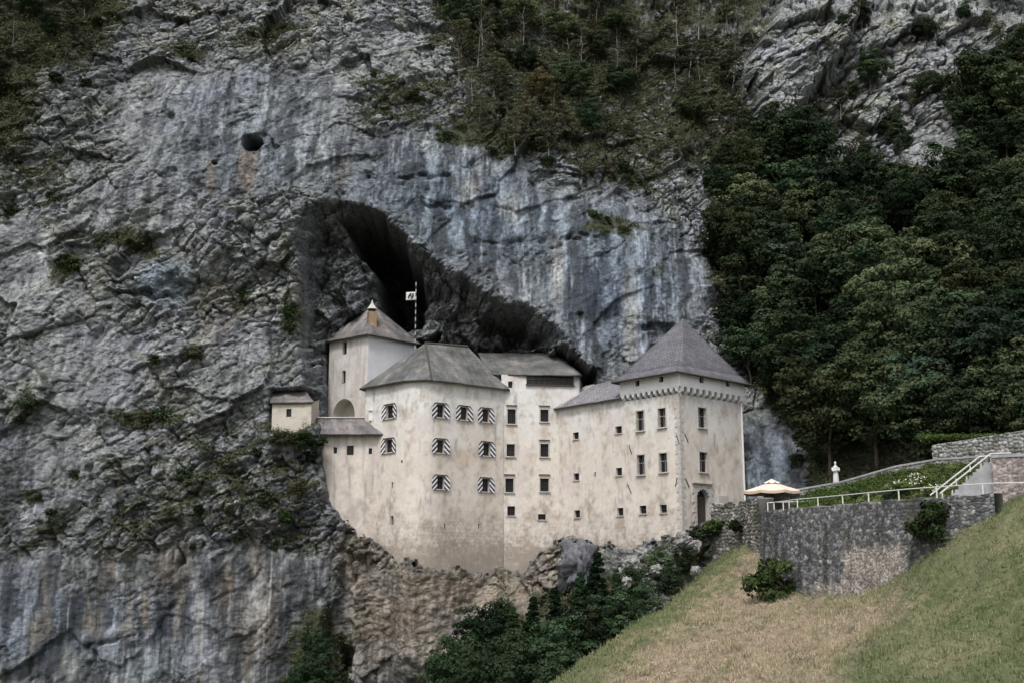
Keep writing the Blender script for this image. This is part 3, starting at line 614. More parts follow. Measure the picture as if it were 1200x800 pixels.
def window(path, o, kind, parent=castle, org=CO):
    p, n, rot = frame_at(path, o); w_ = o['s1'] - o['s0']; h_ = o['z1'] - o['z0']; zc = (o['z0'] + o['z1']) / 2
    dep = o.get('dep', .32) - .02
    c = (p[0] - org[0] - n[0] * dep, p[1] - org[1] - n[1] * dep, zc)
    mb = MB().box((0, 0, 0), w_ + .1, .04, h_ + .1)
    wn = mb.build('window', M[o.get('glass', 'dark_glass')], parent, loc=c); wn.rotation_euler = (0, 0, rot)
    fr = MB()                   # glazing frame or iron bars, in the window's own axes (-y is outwards)
    if kind in ('case', 'shut'):
        t = .07
        for sx in (-1, 1): fr.box((sx * (w_ / 2 - t / 2), -.05, 0), t, .06, h_)
        for sz in (-1, 1): fr.box((0, -.052, sz * (h_ / 2 - t / 2)), w_ - 2 * t, .06, t)
        fr.box((0, -.054, 0), .045, .06, h_ - 2 * t)
        for k in (-1, 1): fr.box((0, -.056, k * h_ / 6), w_ - 2 * t, .04, .04)
        fr.build('window_frame', M['stone_trim' if o.get('pale') else 'dark_wood'], wn)
    elif kind == 'tall':
        for k in range(3): fr.box(((k - 1) * w_ / 3.6, -.12, 0), .05, .05, h_)
        for k in (-1, 0, 1): fr.box((0, -.15, k * h_ / 4), w_, .03, .04)
        fr.build('bars', M['iron'], wn)
        g = MB().box((0, -.03, 0), .09, .05, h_).box((0, -.035, h_ * .1), w_, .05, .07); g.build('mullion', M['stone_trim'], wn)
    elif kind == 'grille':
        for k in range(3): fr.box(((k - 1) * w_ / 3.4, -.16, 0), .035, .035, h_)
        for k in range(4): fr.box((0, -.19, (k - 1.5) * h_ / 4), w_, .03, .035)
        fr.build('bars', M['iron'], wn)
    elif kind == 'small':
        fr.box((0, -.1, 0), .04, .04, h_).box((0, -.13, 0), w_, .03, .04); fr.build('bars', M['iron'], wn)
    fr_y = -dep - .02            # wall face in window axes
    if kind in ('tall', 'grille', 'case'):
        s = MB(); t = .13
        for sx in (-1, 1): s.box((sx * (w_ / 2 + t / 2), fr_y, 0), t, .1, h_ + .02)
        s.box((0, fr_y - .003, h_ / 2 + t / 2), w_ + 2 * t, .12, t)
        s.build('surround', M['stone_trim'], wn)
        MB().box((0, fr_y - .06, -h_ / 2 - .08), w_ + .32, .22, .12).build('sill', M['stone_trim'], wn)
        if kind == 'grille': MB().box((0, fr_y - .10, h_ / 2 + .42), w_ + .34, .2, .06).build('drip_board', M['dark_wood'], wn)
    if kind == 'small':
        MB().box((0, fr_y - .02, -h_ / 2 - .05), w_ + .2, .16, .09).build('sill', M['stone_trim'], wn)
    if kind == 'shut':
        MB().box((0, fr_y - .04, -h_ / 2 - .06), w_ + .3, .2, .1).build('sill', M['stone_trim'], wn)
        MB().box((0, fr_y - .06, h_ / 2 + .13), w_ + .55, .24, .07).build('drip_board', M['dark_wood'], wn)
        for sx in (-1, 1):       # clipped-corner shutter leaf standing open against the wall
            sw, sh = .66, h_ / 2 + .10; e = .30
            pts = [(0, -sh), (sx * sw, -sh), (sx * sw, sh - e - .08), (sx * (sw - e), sh), (0, sh)]
            if sx < 0: pts = pts[::-1]
            vs = [(x, -.03, z) for x, z in pts] + [(x, .02, z) for x, z in pts]; k = len(pts)
            fs = [list(range(k)), list(range(2 * k - 1, k - 1, -1))] + [[(i + 1) % k, i, i + k, (i + 1) % k + k] for i in range(k)]
            sh_o = MB().add(vs, fs).build('shutter', M['stripe_r' if sx < 0 else 'stripe_l'], wn, loc=(sx * (w_ / 2 + .02), fr_y - .06, 0)); sh_o.rotation_euler = (0, 0, -sx * R(5))
    return wn

def plaster(SS, ZG, xy, brickpatch=True):
    px, py = proj(xy[..., 0], xy[..., 1], ZG)
    a = fbm(SS / 2.2, ZG / 2.6, 6, 311, .72); b = fbm(SS * 1.3, ZG * .2, 4, 315, .65) * ss(-.2, .35, fbm(SS / 3, ZG / 3, 3, 317)); c = fbm(SS * 1.4, ZG * 1.4, 3, 319)
    C = np.zeros(SS.shape + (3,)) + np.array([.575, .525, .475])
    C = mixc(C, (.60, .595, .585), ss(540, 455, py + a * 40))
    C = mixc(C, (.38, .325, .275), ss(-.02, .34, a) * .66)
    C = mixc(C, (.60, .56, .53), ss(.05, .4, -a) * .6)
    C = mixc(C, (.50, .44, .43), ss(.0, .4, fbm(SS / 4, ZG / 4, 3, 323)) * .5)
    C = mixc(C, (.27, .24, .21), ss(.02, .35, b) * .6)
    C = mixc(C, (.25, .22, .19), ss(.12, .4, fbm(SS * .9, ZG * .5, 5, 329, .65)) * .5)
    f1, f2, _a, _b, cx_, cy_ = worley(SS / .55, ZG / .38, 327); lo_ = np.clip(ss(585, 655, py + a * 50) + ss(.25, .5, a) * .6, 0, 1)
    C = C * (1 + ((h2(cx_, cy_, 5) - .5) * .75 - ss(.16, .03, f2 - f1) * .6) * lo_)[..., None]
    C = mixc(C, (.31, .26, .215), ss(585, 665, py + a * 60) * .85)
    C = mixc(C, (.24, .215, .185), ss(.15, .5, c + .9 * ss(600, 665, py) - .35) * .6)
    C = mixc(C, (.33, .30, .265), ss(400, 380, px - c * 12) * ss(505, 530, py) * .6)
    if brickpatch:
        m = np.exp(-(((px - 536) / 34) ** 2 + ((py - 624) / 22) ** 2) ** 2); rows = np.abs(((ZG / .24) % 1) - .5) * 2; cols = np.abs((((SS + .2 * np.floor(ZG / .24)) / .5) % 1) - .5) * 2
        C = mixc(C, (.26, .21, .17), m * ss(.55, .95, np.maximum(rows, cols)) * .55)
        C = mixc(C, (.50, .36, .24), np.exp(-(((px - 544) / 8) ** 2 + ((py - 535) / 8) ** 2) ** 2) * .55)
        for wx_, wy_ in ((750, 504), (776, 501), (751, 557), (777, 554), (822, 502), (824, 555), (675, 515), (725, 508), (725, 557), (727, 604), (543, 492), (569, 495), (457, 490), (516, 496), (516, 537), (569, 540), (600, 500), (638, 500), (569, 583)):
            C = mixc(C, (.36, .30, .22), np.exp(-((px - wx_) / 5) ** 2) * ss(wy_ - 3, wy_, py) * ss(wy_ + 24, wy_, py) * .5)
    return np.clip(C, .05, .62)
def rough_plaster(SS, ZG, xy):
    C = plaster(SS, ZG, xy, False); a = fbm(SS / 1.6, ZG / 2.2, 5, 331, .6); b = fbm(SS * 1.6, ZG * .15, 4, 335)
    C = mixc(C, (.40, .35, .325), ss(-.2, .3, a) * .6); return mixc(C, (.20, .175, .16), ss(.05, .5, b) * .6)
def zat(px, py, Y): return P(px, py, Y)[2]

z_main, z_mid, z_wing, z_band0, z_band1, z_gate = 20.15, 21.9, 18.15, 17.9, 19.85, 26.5
pm, pmid, pw, pt, plean = Path(main_path), Path(mid_path), Path(wing_path), Path(tower_path), Path(lean_path)
OM = []
def W(lst, path, cx, cy, w_, h_, kind, **kw):
    o = opening(path, cx - w_ / 2, cx + w_ / 2, cy - h_ / 2, cy + h_ / 2, **kw); o['kind'] = kind; lst.append(o)
for (x, y, kw) in [(457, 482, {}), (456, 522, {}), (516, 481, {}), (543.5, 484, {'glass': 'brown_glass'}), (569, 486.5, {'glass': 'brown_glass'}), (516, 522.5, {'glass': 'brown_glass'}), (570, 526, {}), (516, 565, {}), (569, 568, {})]:
    W(OM, pm, x, y, 8, 15, 'shut', **kw)
W(OM, pm, 459.5, 609, 3.5, 10, 'slit'); W(OM, pm, 521, 616, 1.8, 6, 'slit'); W(OM, pm, 460, 568, 1.8, 7, 'slit'); W(OM, pm, 561, 616, 1.8, 6, 'slit'); W(OM, pm, 471, 540, 2, 3, 'slit')
OMID = []
W(OMID, pmid, 599.5, 487.5, 9.5, 17, 'grille', pale=1); W(OMID, pmid, 638, 486.5, 9.5, 14, 'grille'); W(OMID, pmid, 598.5, 527, 9.5, 14, 'case'); W(OMID, pmid, 638, 527, 9.5, 15, 'grille'); W(OMID, pmid, 597, 568, 9.5, 16, 'grille'); W(OMID, pmid, 638, 567.5, 10, 15, 'grille')
W(OMID, pmid, 599, 598, 9, 11, 'small'); W(OMID, pmid, 635, 605, 9, 6.5, 'small'); W(OMID, pmid, 598, 450, 5, 7.5, 'slit')
OW = []
for (x, y, a, b) in [(675, 510, 6.5, 8), (675.5, 558, 6.5, 8), (676.5, 601.5, 6.5, 8.5), (725, 503, 7.5, 8.5), (725.5, 552, 7, 9), (727, 599, 7, 9)]: W(OW, pw, x, y, a, b, 'small')
W(OW, pw, 697.5, 555, 1.8, 5, 'slit')
OT = []
for (x, y, a, b) in [(750.5, 492.5, 8.5, 23), (776, 489, 8.5, 22), (751.5, 544, 8.5, 23), (777.5, 541.5, 9, 22), (822.5, 489, 9, 23), (824, 541, 9, 23)]: W(OT, pt, x, y, a, b, 'tall')
for (x, y) in [(753.5, 596.5), (777.5, 595.5)]: W(OT, pt, x, y, 8, 9.5, 'small')
W(OT, pt, 823.5, 595, 15, 44, 'door', dep=.6)
OL = []
for (x, y, a, b) in [(393, 527, 4, 7), (410.5, 527, 8, 11), (434, 528, 4, 7)]: W(OL, plean, x, y, a, b, 'slit')

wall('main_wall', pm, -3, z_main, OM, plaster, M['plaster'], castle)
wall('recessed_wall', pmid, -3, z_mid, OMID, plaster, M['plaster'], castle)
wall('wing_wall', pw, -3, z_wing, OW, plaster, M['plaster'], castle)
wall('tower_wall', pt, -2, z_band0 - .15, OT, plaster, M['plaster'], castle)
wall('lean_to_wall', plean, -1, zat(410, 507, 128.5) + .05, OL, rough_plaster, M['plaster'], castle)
for lst, path in ((OM, pm), (OMID, pmid), (OW, pw), (OT, pt), (OL, plean)):
    for o in lst:
        if o['kind'] != 'door': window(path, o, o['kind'])
# hidden flanks so that the blocks are solid from the side
def flank(pts, z0, z1, name='flank_wall', m='house'):
    mb = MB()
    for i in range(len(pts) - 1):
        a, b = np.array(pts[i]) - CO[:2], np.array(pts[i + 1]) - CO[:2]
        mb.add([(a[0], a[1], z0), (b[0], b[1], z0), (b[0], b[1], z1), (a[0], a[1], z1)], [[0, 1, 2, 3]])
    return mb.build(name, M[m], castle)
back = P(800, 560, 131.5)[:2]
flank([tr, tr + (tl - tn), tl], -2, z_band1)
flank([main_path[0], main_path[0] + np.array([3, 8])], 4, z_main)
flank([mid_path[1], mid_path[1] + np.array([1.0, 8])], -3, z_mid)
flank([lean_path[0], lean_path[0] + np.array([-.3, 4])], 4, 15)

# open gallery under the eaves of the recessed block
s0, g0 = pmid.hit(617, 444); s1, g1_ = pmid.hit(672, 444)
pa, pb = pmid.at(s0) - CO[:2], pmid.at(s1) - CO[:2]; rot = math.atan2(*(pb - pa)[::-1]); cgx, cgy = (pa + pb) / 2; Lg = np.linalg.norm(pb - pa)
zg = zat(645, 446, 132.4)
go = MB().box((0, 0, 0), Lg, .12, 1.05).build('gallery_shade_panel', M['dark_glass'], castle, loc=(cgx, cgy - .02, zg)); go.rotation_euler = (0, 0, rot)  # solid dark panel on the wall, painting the shade inside the gallery
g = MB().box((0, -.12, -.56), Lg + .2, .16, .14)
for k in range(1, 8): g.box((-Lg / 2 + Lg * k / 8, -.09, 0), .07, .06, 1.0)
g.box((0, -.13, .05), Lg, .05, .05)
g.build('railing', M['dark_wood'], go)

# tower: projecting white band on arched corbels
band_path = Path([tl + (tl - tn) / np.linalg.norm(tl - tn) * .25 + np.array([-.35, -.35]) * .8, tn + np.array([0, -.62]), tr + (tr - tn) / np.linalg.norm(tr - tn) * .25 + np.array([.35, -.35]) * .8])
def white_p(SS, ZG, xy): 
    C = np.zeros(SS.shape + (3,)) + np.array([.70, .70, .715]); return mixc(C, (.54, .54, .54), ss(.1, .5, fbm(SS * 1.2, ZG * .4, 4, 341)) * .5)
OB = []
for (x, y) in [(747, 448.5), (775, 444), (822, 445), (853, 449)]: W(OB, band_path, x, y, 4.5, 6.5, 'slit')
wall('white_band', band_path, z_band0 + .58, z_band1, OB, white_p, M['plaster'], castle, disp=.01)
for o in OB: window(band_path, o, 'slit')
flank([band_path.p[0], tl], z_band0 + .25, z_band1, 'white_band', 'white'); flank([tr + np.array([.0, .0]), band_path.p[2]], z_band0 + .25, z_band1, 'white_band', 'white')
for seg in (0, 1):
    a, b = band_path.p[seg], band_path.p[seg + 1]; n_ = 11; L = np.linalg.norm(b - a); e = (b - a) / L; nr = np.array([e[1], -e[0]])
    for k in range(n_):
        t = (k + .5) / n_
        if seg == 0 and k == n_ - 1: t = (k + .45) / n_
        c = a + (b - a) * t; pit = L / n_
        # corbel: stepped bracket with small arch webs on both sides
        mb = MB(); w2 = pit * .17; d0 = .62
        prof = [(0, .62), (0, .12), (-.10, .02), (-.34, -.16), (-.62, -.52), (-.62, .62)]
        vs = []; 
        for sx in (-w2, w2):
            for (d_, z_) in prof: vs.append((sx, -d_, z_))
        q = len(prof); mb.add(vs, [list(range(q)), list(range(2 * q - 1, q - 1, -1))] + [[i, (i + 1) % q, (i + 1) % q + q, i + q][::-1] for i in range(q)])
        na = 6; rr = (pit - 2 * w2) / 2; vs = []; 
        for sx in (-1, 1):
            vs = []
            for i in range(na + 1):
                al = math.pi / 2 * i / na; x_ = sx * (w2 + rr - rr * math.cos(al)); z_ = .06 + 1.7 * rr * math.sin(al)
                vs += [(x_, .0, z_), (x_, .0, .62), (x_, .3, z_), (x_, .3, .62)]
            fs = []
            for i in range(na):
                j = 4 * i; fs += [[j, j + 4, j + 5, j + 1], [j, j + 2, j + 6, j + 4]]
            mb.add(vs, fs)
        ob = mb.build('corbel', M['white'], castle, loc=(c[0] - CO[0], c[1] - CO[1], z_band0)); ob.rotation_euler = (0, 0, math.atan2(e[1], e[0]))
# quoins on the tower's near and right corner
def quoins(path_c, e1, e2, z0, z1, name, m='stone_trim'):
    mb = MB(); z = z0; k = 0
    while z < z1:
        h = .42 + .1 * random.random(); l1, l2 = (.62, .34) if k % 2 else (.36, .6)
        c = path_c - CO[:2]
        for e, l in ((e1, l1), (e2, l2)):
            n = np.array([e[1], -e[0]]); n = n if n[1] < 0 else -n
            m_ = c + e * (l / 2 - .03) + n * (.0 + .002 * (k % 5)); mb.box((m_[0], m_[1], z + h / 2), l, .1, h - .02, math.atan2(e[1], e[0]))
        z += h; k += 1
    mb.build(name, M[m], castle)
eL = (tl - tn) / np.linalg.norm(tl - tn); eR = (tr - tn) / np.linalg.norm(tr - tn)
quoins(tn, eL, eR, 2, z_band0 - .7, 'quoins')
# gateway of the tower: arched door in a stone surround
d = OT[-1]; p, n, rot = frame_at(pt, d); wd = d['s1'] - d['s0']; zt = d['z1']; zb = d['z0']
door = MB().box((0, 0, 0), wd + .1, .08, zt - zb).build('door', M['dark_glass'], castle, loc=(p[0] - n[0] * .55 - CO[0], p[1] - n[1] * .55 - CO[1], (zt + zb) / 2)); door.rotation_euler = (0, 0, rot)
vs = MB(); nA = 12; r0 = wd / 2; zc = (zt - zb) / 2 - r0
arc = [(-r0, zc + r0 + .02)] + [(-r0 * math.cos(math.pi * i / nA), zc + r0 * math.sin(math.pi * i / nA)) for i in range(nA + 1)] + [(r0, zc + r0 + .02)]
for i in range(1, nA + 1):      # spandrels above the arch
    a, b = arc[i], arc[i + 1]; vs.add([(a[0], -.57, a[1]), (b[0], -.57, b[1]), (b[0], -.57, zc + r0 + .02), (a[0], -.57, zc + r0 + .02)], [[0, 1, 2, 3]])
    vs.add([(a[0], -.57, a[1]), (b[0], -.57, b[1]), (b[0], -.05, b[1]), (a[0], -.05, a[1])], [[0, 1, 2, 3]])
hh = zt - zb
for sx in (-1, 1):
    z = -hh / 2; k = 0
    while z < zc + r0:
        l = .62 if k % 2 else .42; vs.box((sx * (r0 + l / 2), -.60, z + .24), l, .16, .45); z += .48; k += 1
for i in range(9):              # voussoirs
    a = math.pi * (i + .5) / 9; vs.box((-(r0 + .2) * math.cos(a), -.605, zc + (r0 + .2) * math.sin(a)), .36, .16, .36)
vs.box((0, -.7, zc + r0 + .62), wd + 1.2, .3, .12)
vs.build('door_surround', M['stone_trim'], door)
mb = MB()
for k in range(6): mb.box((-wd / 2 + wd * (k + .5) / 6, -.06, -.3), wd / 6 - .03, .05, hh - .8)
mb.build('door_leaf', M['dark_wood'], door)
mb = MB(); c_, n_, r_ = P(846, 591, 122.3), None, None   # rough stone block beside the door
mb.box((0, 0, 0), 1.6, .5, 2.6); o_ = mb.build('buttress', M['stone_trim'], castle, loc=(c_[0] - CO[0], c_[1] - CO[1] - .15, c_[2] - .4)); o_.rotation_euler = (0, 0, math.atan2(eR[1], eR[0]))
# thin iron anchor bars in the plaster
for (x, y, dx_, path) in [(739, 526, 3, pt), (738, 572, 4, pt), (795, 515, 3, pt), (804, 513, 4, pt), (793, 564, -2, pt), (805, 565, 4, pt)]:
    s, z = path.hit(x - dx_ / 2, y - 5); s2, z2 = path.hit(x + dx_ / 2, y + 5); a = path.at(s) + path.nrm(s) * .06 - CO[:2]; b = path.at(s2) + path.nrm(s2) * .06 - CO[:2]
    MB().tube([(*a, z), (*b, z2)], .045, 6).build('anchor_bar', M['iron'], castle)

# gate tower behind the lean-to
gt = empty('tmp'); bpy.data.objects.remove(gt)
pg = Path([gl, gn, gr]); OG = []
W(OG, pg, 404, 407.5, 5, 14, 'slit'); W(OG, pg, 403, 441, 4.2, 14, 'slit')
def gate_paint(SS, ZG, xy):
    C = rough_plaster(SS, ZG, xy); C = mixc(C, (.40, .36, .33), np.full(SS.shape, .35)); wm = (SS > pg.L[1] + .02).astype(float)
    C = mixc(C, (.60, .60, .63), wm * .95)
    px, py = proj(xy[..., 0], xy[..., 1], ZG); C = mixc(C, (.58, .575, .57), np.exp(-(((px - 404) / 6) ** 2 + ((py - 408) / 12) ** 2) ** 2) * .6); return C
niche = opening(pg, 390.5, 416, 467, 500, dep=1.6); OGn = OG + [niche]
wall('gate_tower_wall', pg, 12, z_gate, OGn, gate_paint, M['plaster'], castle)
for o in OG: window(pg, o, 'slit')
flank([gr, gr + (gl - gn), gl], 12, z_gate)
p, n, rot = frame_at(pg, niche); wd = niche['s1'] - niche['s0']; r0 = wd / 2; hh = niche['z1'] - niche['z0']
nb = MB().box((0, 0, 0), wd + .1, .08, hh + .1).build('arched_niche', M['house'], castle, loc=(p[0] - n[0] * 1.55 - CO[0], p[1] - n[1] * 1.55 - CO[1], (niche['z0'] + niche['z1']) / 2)); nb.rotation_euler = (0, 0, rot)
vs = MB(); zc = hh / 2 - r0
for i in range(14):
    a0, a1 = math.pi * i / 14, math.pi * (i + 1) / 14; a = (-r0 * math.cos(a0), zc + r0 * math.sin(a0)); b = (-r0 * math.cos(a1), zc + r0 * math.sin(a1))
    vs.add([(a[0], -1.585, a[1]), (b[0], -1.585, b[1]), (b[0], -1.585, hh / 2 + .05), (a[0], -1.585, hh / 2 + .05)], [[0, 1, 2, 3]]); vs.add([(a[0], -1.585, a[1]), (b[0], -1.585, b[1]), (b[0], -.05, b[1]), (a[0], -.05, a[1])], [[0, 1, 2, 3]])
    o1 = 1.07; vs.add([(a[0], -1.62, a[1]), (b[0], -1.62, b[1]), (b[0] * o1, -1.62, zc + (b[1] - zc) * o1), (a[0] * o1, -1.62, zc + (a[1] - zc) * o1)], [[0, 1, 2, 3]])
vs.build('arch', M['house'], nb)
mb = MB().box((0, 0, 0), 1.2, .9, 1.1).box((0, -.05, .6), 1.4, 1.1, .12); o_ = mb.build('parapet_block', M['white'], castle, loc=tuple(P(439, 487, 129.8) - CO))

# roofs -----------------------------------------------------------
def roof_mesh(name, eave, top, m, parent=castle, th=.16, tone=None, nv=14, nu=4, sag=.0, label=None, org=CO):
    """ruled slope between an eave polyline and an upper polyline with the same number of points (in order left to right); solid"""
    E = np.array(eave, float); T = np.array(top, float)
    def dens(A): return np.concatenate([A[i] + (A[i + 1] - A[i]) * np.linspace(0, 1, nu, endpoint=False)[:, None] for i in range(len(A) - 1)] + [A[-1:]])
    E, T = dens(E), dens(T); v = np.linspace(0, 1, nv)[:, None, None]; G = E[None] + (T - E)[None] * v
    G[..., 2] += -sag * np.sin(np.pi * v[..., 0]) + fbm(G[..., 0] * .8, G[..., 1] * .8 + G[..., 2], 3, 61) * .07
    L = np.linalg.norm(T - E, axis=1).mean(); wlen = np.r_[0, np.cumsum(np.linalg.norm(np.diff(E, axis=0), axis=1))]
    mid = (np.linalg.norm(np.diff(T, axis=0), axis=1).sum()) / max(wlen[-1], .01)
    U = np.repeat(wlen[None], nv, 0); cen = wlen[-1] / 2; U = cen + (U - cen) * (1 + (mid - 1) * v[..., 0]); Vv = np.repeat(v[..., 0] * L, len(wlen), 1)
    a = fbm(U * 1.2, Vv * .28, 4, 351, .6); b = fbm(U / 2.5, Vv / 2.5, 3, 355)
    C = np.ones(U.shape + (3,)); C = C * (1 + .75 * a + .55 * b)[..., None]; C = mixc(C, C * np.array([1.08, .99, .96]), ss(0, .4, b))
    n, k = G.shape[:2]; top_v = G.reshape(-1, 3); bot = top_v - np.array([0, 0, th]); nn = n * k
    f = gridfaces(n, k); fb_ = f[:, ::-1] + nn; ring = list(range(k)) + [i * k + k - 1 for i in range(1, n)] + [(n - 1) * k + i for i in range(k - 2, -1, -1)] + [i * k for i in range(n - 2, 0, -1)]
    rim = np.array([[ring[i] + nn, ring[(i + 1) % len(ring)] + nn, ring[(i + 1) % len(ring)], ring[i]] for i in range(len(ring))])
    uv = np.stack([U, Vv], -1).reshape(-1, 2)
    o = mesh_np(name, np.vstack([top_v, bot]) - org, np.vstack([f, fb_, rim]), M[m], parent, col=np.vstack([C.reshape(-1, 3)] * 2), uv=np.vstack([uv, uv]))
    if label: o['label'] = label
    return o
def q(px, py, Y): return P(px, py, Y)
def off(path, s, d): return path.at(s) + path.nrm(s) * d
# main roof
S = np.linspace(0, pm.L[-1], 17); ea = off(pm, S, .5); ze = z_main + .02
ea[0] += (ea[0] - ea[1]) / np.linalg.norm(ea[0] - ea[1]) * .5; ea[-1] += (ea[-1] - ea[-2]) / np.linalg.norm(ea[-1] - ea[-2]) * .5
E3 = np.c_[ea, np.full(len(S), ze)]; Aap = q(498, 402, 130.6); Bap = q(548, 406, 132.6); Bap[2] = Aap[2] = (Aap[2] + Bap[2]) / 2
t_ = np.clip((S / S[-1] - .47) / .53, 0, 1)[:, None]; T3 = Aap + (Bap - Aap) * t_
roof_mesh('main_roof', E3[:9], T3[:9], 'shingle', nv=20)
roof_mesh('main_roof', E3[8:], T3[8:], 'shingle', nv=20)
bkL = E3[0] + np.array([3, 8, 0.]); bkR = E3[-1] + np.array([-1, 8, 0.])
roof_mesh('main_roof', [bkL, E3[0]], [Aap, Aap], 'shingle'); roof_mesh('main_roof', [E3[-1], bkR], [Bap, Bap], 'shingle')
cr = MB().tube([tuple(Aap - CO), tuple(Bap - CO)], .16, 6).tube([tuple(E3[8] - CO + np.array([0, 0, .02])), tuple(Aap - CO)], .09, 6); cr.build('roof_ridge', M['dark_wood'], castle)
# recessed block roof
e0 = q(573, 443, 131.2); e1 = q(682, 438, 131.7); e0[2] = e1[2] = z_mid + .05; t0 = q(560, 412, 138.6); t1_ = q(650, 414, 138.6); t0[2] = t1_[2] = (t0[2] + t1_[2]) / 2
roof_mesh('rear_roof', [e0, e1], [t0, t1_], 'shingle', nu=20, nv=16)
roof_mesh('rear_roof', [e1, e1 + np.array([0, 14, 0.])], [t1_, t1_ + np.array([0, .1, 0])], 'shingle')
# wing roof
e0 = np.array([*off(pw, -0, .45), z_wing]) + np.array([-.5, .5, 0]); e1 = np.array([*off(pw, pw.L[-1], .45), z_wing]); t0 = q(686, 450, 134.5); t1_ = q(735, 445, 128.5); t0[2] = t1_[2] = (t0[2] + t1_[2]) / 2
roof_mesh('wing_roof', [e0, e1], [t0, t1_], 'wing_slate', nu=14, nv=14)
for k in range(4):
    a = e0 + (e1 - e0) * (.03 + .035 * k); b = t0 + (t1_ - t0) * (.03 + .06 * k); MB().tube([tuple(a - CO + np.array([0, 0, .05])), tuple(b - CO + np.array([0, 0, .05]))], .05, 6).build('roof_batten', M['stone_trim'], castle)
# tower roof: pyramid with a slight kick at the eaves
ctr = (tl + tr) / 2; apex = np.array([ctr[0], ctr[1], zat(800, 373, ctr[1])]); apex[0] = P(800, 373, ctr[1])[0]
def out(c, d): v = c - ctr; return np.r_[ctr + v * (1 + d / np.linalg.norm(v)), 0]
bc = tr + tl - tn
cor = [out(tl, 1.35), out(tn, 1.5), out(tr, 1.35), out(bc, 1.3)]
for c in cor: c[2] = z_band1 - .05
for i in range(4):
    a, b = cor[i], cor[(i + 1) % 4]; ka = a + (apex - a) * .16; kb = b + (apex - b) * .16; ka[2] -= .18; kb[2] -= .18
    roof_mesh('tower_roof', [a, b], [ka, kb], 'slate', nu=10, nv=3); roof_mesh('tower_roof', [ka, kb], [apex, apex], 'slate', nu=10, nv=14)
gu = MB()
for i in range(2): gu.tube([tuple(cor[i] - CO + np.array([0, -.08, -.06])), tuple(cor[i + 1] - CO + np.array([0, -.08, -.06]))], .1, 6)
gu.build('gutter', M['dark_wood'], castle)
MB().tube([tuple(apex - CO), tuple(apex - CO + np.array([0, 0, .7]))], [.08, .03], 6).build('finial', M['iron'], castle)
dp = tr + (tr - tn) / np.linalg.norm(tr - tn) * .02 + np.array([.05, -.12]); MB().tube([(*(dp - CO[:2]), 2), (*(dp - CO[:2]), z_band0)], .11, 8).build('downpipe', M['white'], castle)
# gate tower roof
gc_ = (gl + gr) / 2; gap = P(438, 358, gc_[1] - .3); gb = gl + gr - gn
gcor = []
for c in (gl, gn, gr, gb):
    v = c - gc_; gcor.append(np.r_[gc_ + v * (1 + .75 / np.linalg.norm(v)), z_gate])
gcor[0][2] += .0
gro = None
for i in range(4):
    r_o = roof_mesh('gate_tower_roof', [gcor[i], gcor[(i + 1) % 4]], [gap, gap], 'boards', nu=10, nv=16)
    if i == 1: gro = r_o
# chimney
cb = P(435.5, 384, 133.3) - CO; cz = P(435.5, 366, 133.3)[2] - P(435.5, 384, 133.3)[2]
ch = MB().box((0, 0, cz / 2 - .6), .95, .95, cz + 1.2, R(20)).build('chimney', M['brick'], gro, loc=tuple(cb))
MB().box((0, 0, cz + .18), .7, .7, .34, R(20)).build('flue', M['dark_glass'], ch)
hat = MB().lathe([(.66, cz + .34), (.60, cz + .42), (.34, cz + .75), (.17, cz + 1.0), (.09, cz + 1.25), (.02, cz + 1.5)], 8).build('chimney_cap', M['stone_trim'], ch)
# lean-to roof
za = zat(410, 508, 127.9); e0 = q(371, 508, 127.8); e1 = q(452, 508, 127.8); e0[2] = e1[2] = za; t0 = q(370, 489.5, 130.6); t1_ = q(446, 489.5, 130.6); t0[2] = t1_[2] = (t0[2] + t1_[2]) / 2
roof_mesh('lean_to_roof', [e0, e1], [t0, t1_], 'boards', nu=20, nv=8, th=.14)
MB().tube([tuple(t0 - CO + [0, -.1, .05]), tuple(t1_ - CO + [0, -.1, .05])], .09, 6).build('roof_edge', M['stone_trim'], castle)
flank([lean_path[0] + np.array([0, .6]), lean_path[0] + np.array([0, 7.])], 4, t0[2] - .2); 
tf = MB(); a, b = t0 - CO, t1_ - CO; tf.add([(a[0], a[1], a[2] - .1), (b[0], b[1], b[2] - .1), (b[0], b[1] + 6, b[2] - .1), (a[0], a[1] + 6, a[2] - .1)], [[0, 1, 2, 3]]); tf.build('terrace_floor', M['paving'], castle)

# little house on the ledge, left
hy = 127.2; hc = P(341, 497, hy + 2.5)
house = empty('stone_house', tuple(hc), 'tiny pale house with a lean-to roof on a rock ledge left of the castle', 'house')
HO = np.array(hc)
hp = Path([P(319, 480, hy + .7)[:2] + 0, P(365, 480, hy)[:2]])
HOo = [opening(hp, 335.5, 341.5, 478.5, 487.5, dep=.25)]
wall('wall', hp, zat(340, 506, hy) - 2.0, zat(340, 471, hy), HOo, lambda S_, Z_, xy: mixc(np.zeros(S_.shape + (3,)) + np.array([.46, .43, .375]), (.33, .29, .24), ss(.0, .45, fbm(S_ / 1.2, Z_ / 1.2, 4, 371)) * .6), M['plaster'], house, org=HO)
zz0, zz1 = zat(340, 506, hy) - 2.0, zat(340, 471, hy)
for a in (hp.p[0], hp.p[1]):
    m_ = MB(); a2 = a - HO[:2]; m_.add([(a2[0], a2[1], zz0), (a2[0], a2[1] + 5, zz0), (a2[0], a2[1] + 5, zz1 + 1.0), (a2[0], a2[1], zz1)], [[0, 1, 2, 3]]).build('side_wall', M['house'], house).location.z = -HO[2]
for o in house.children:
    if o.name.startswith('wall'): o.location.z = 0
window(hp, HOo[0], 'slit', house, HO).location.z -= HO[2]
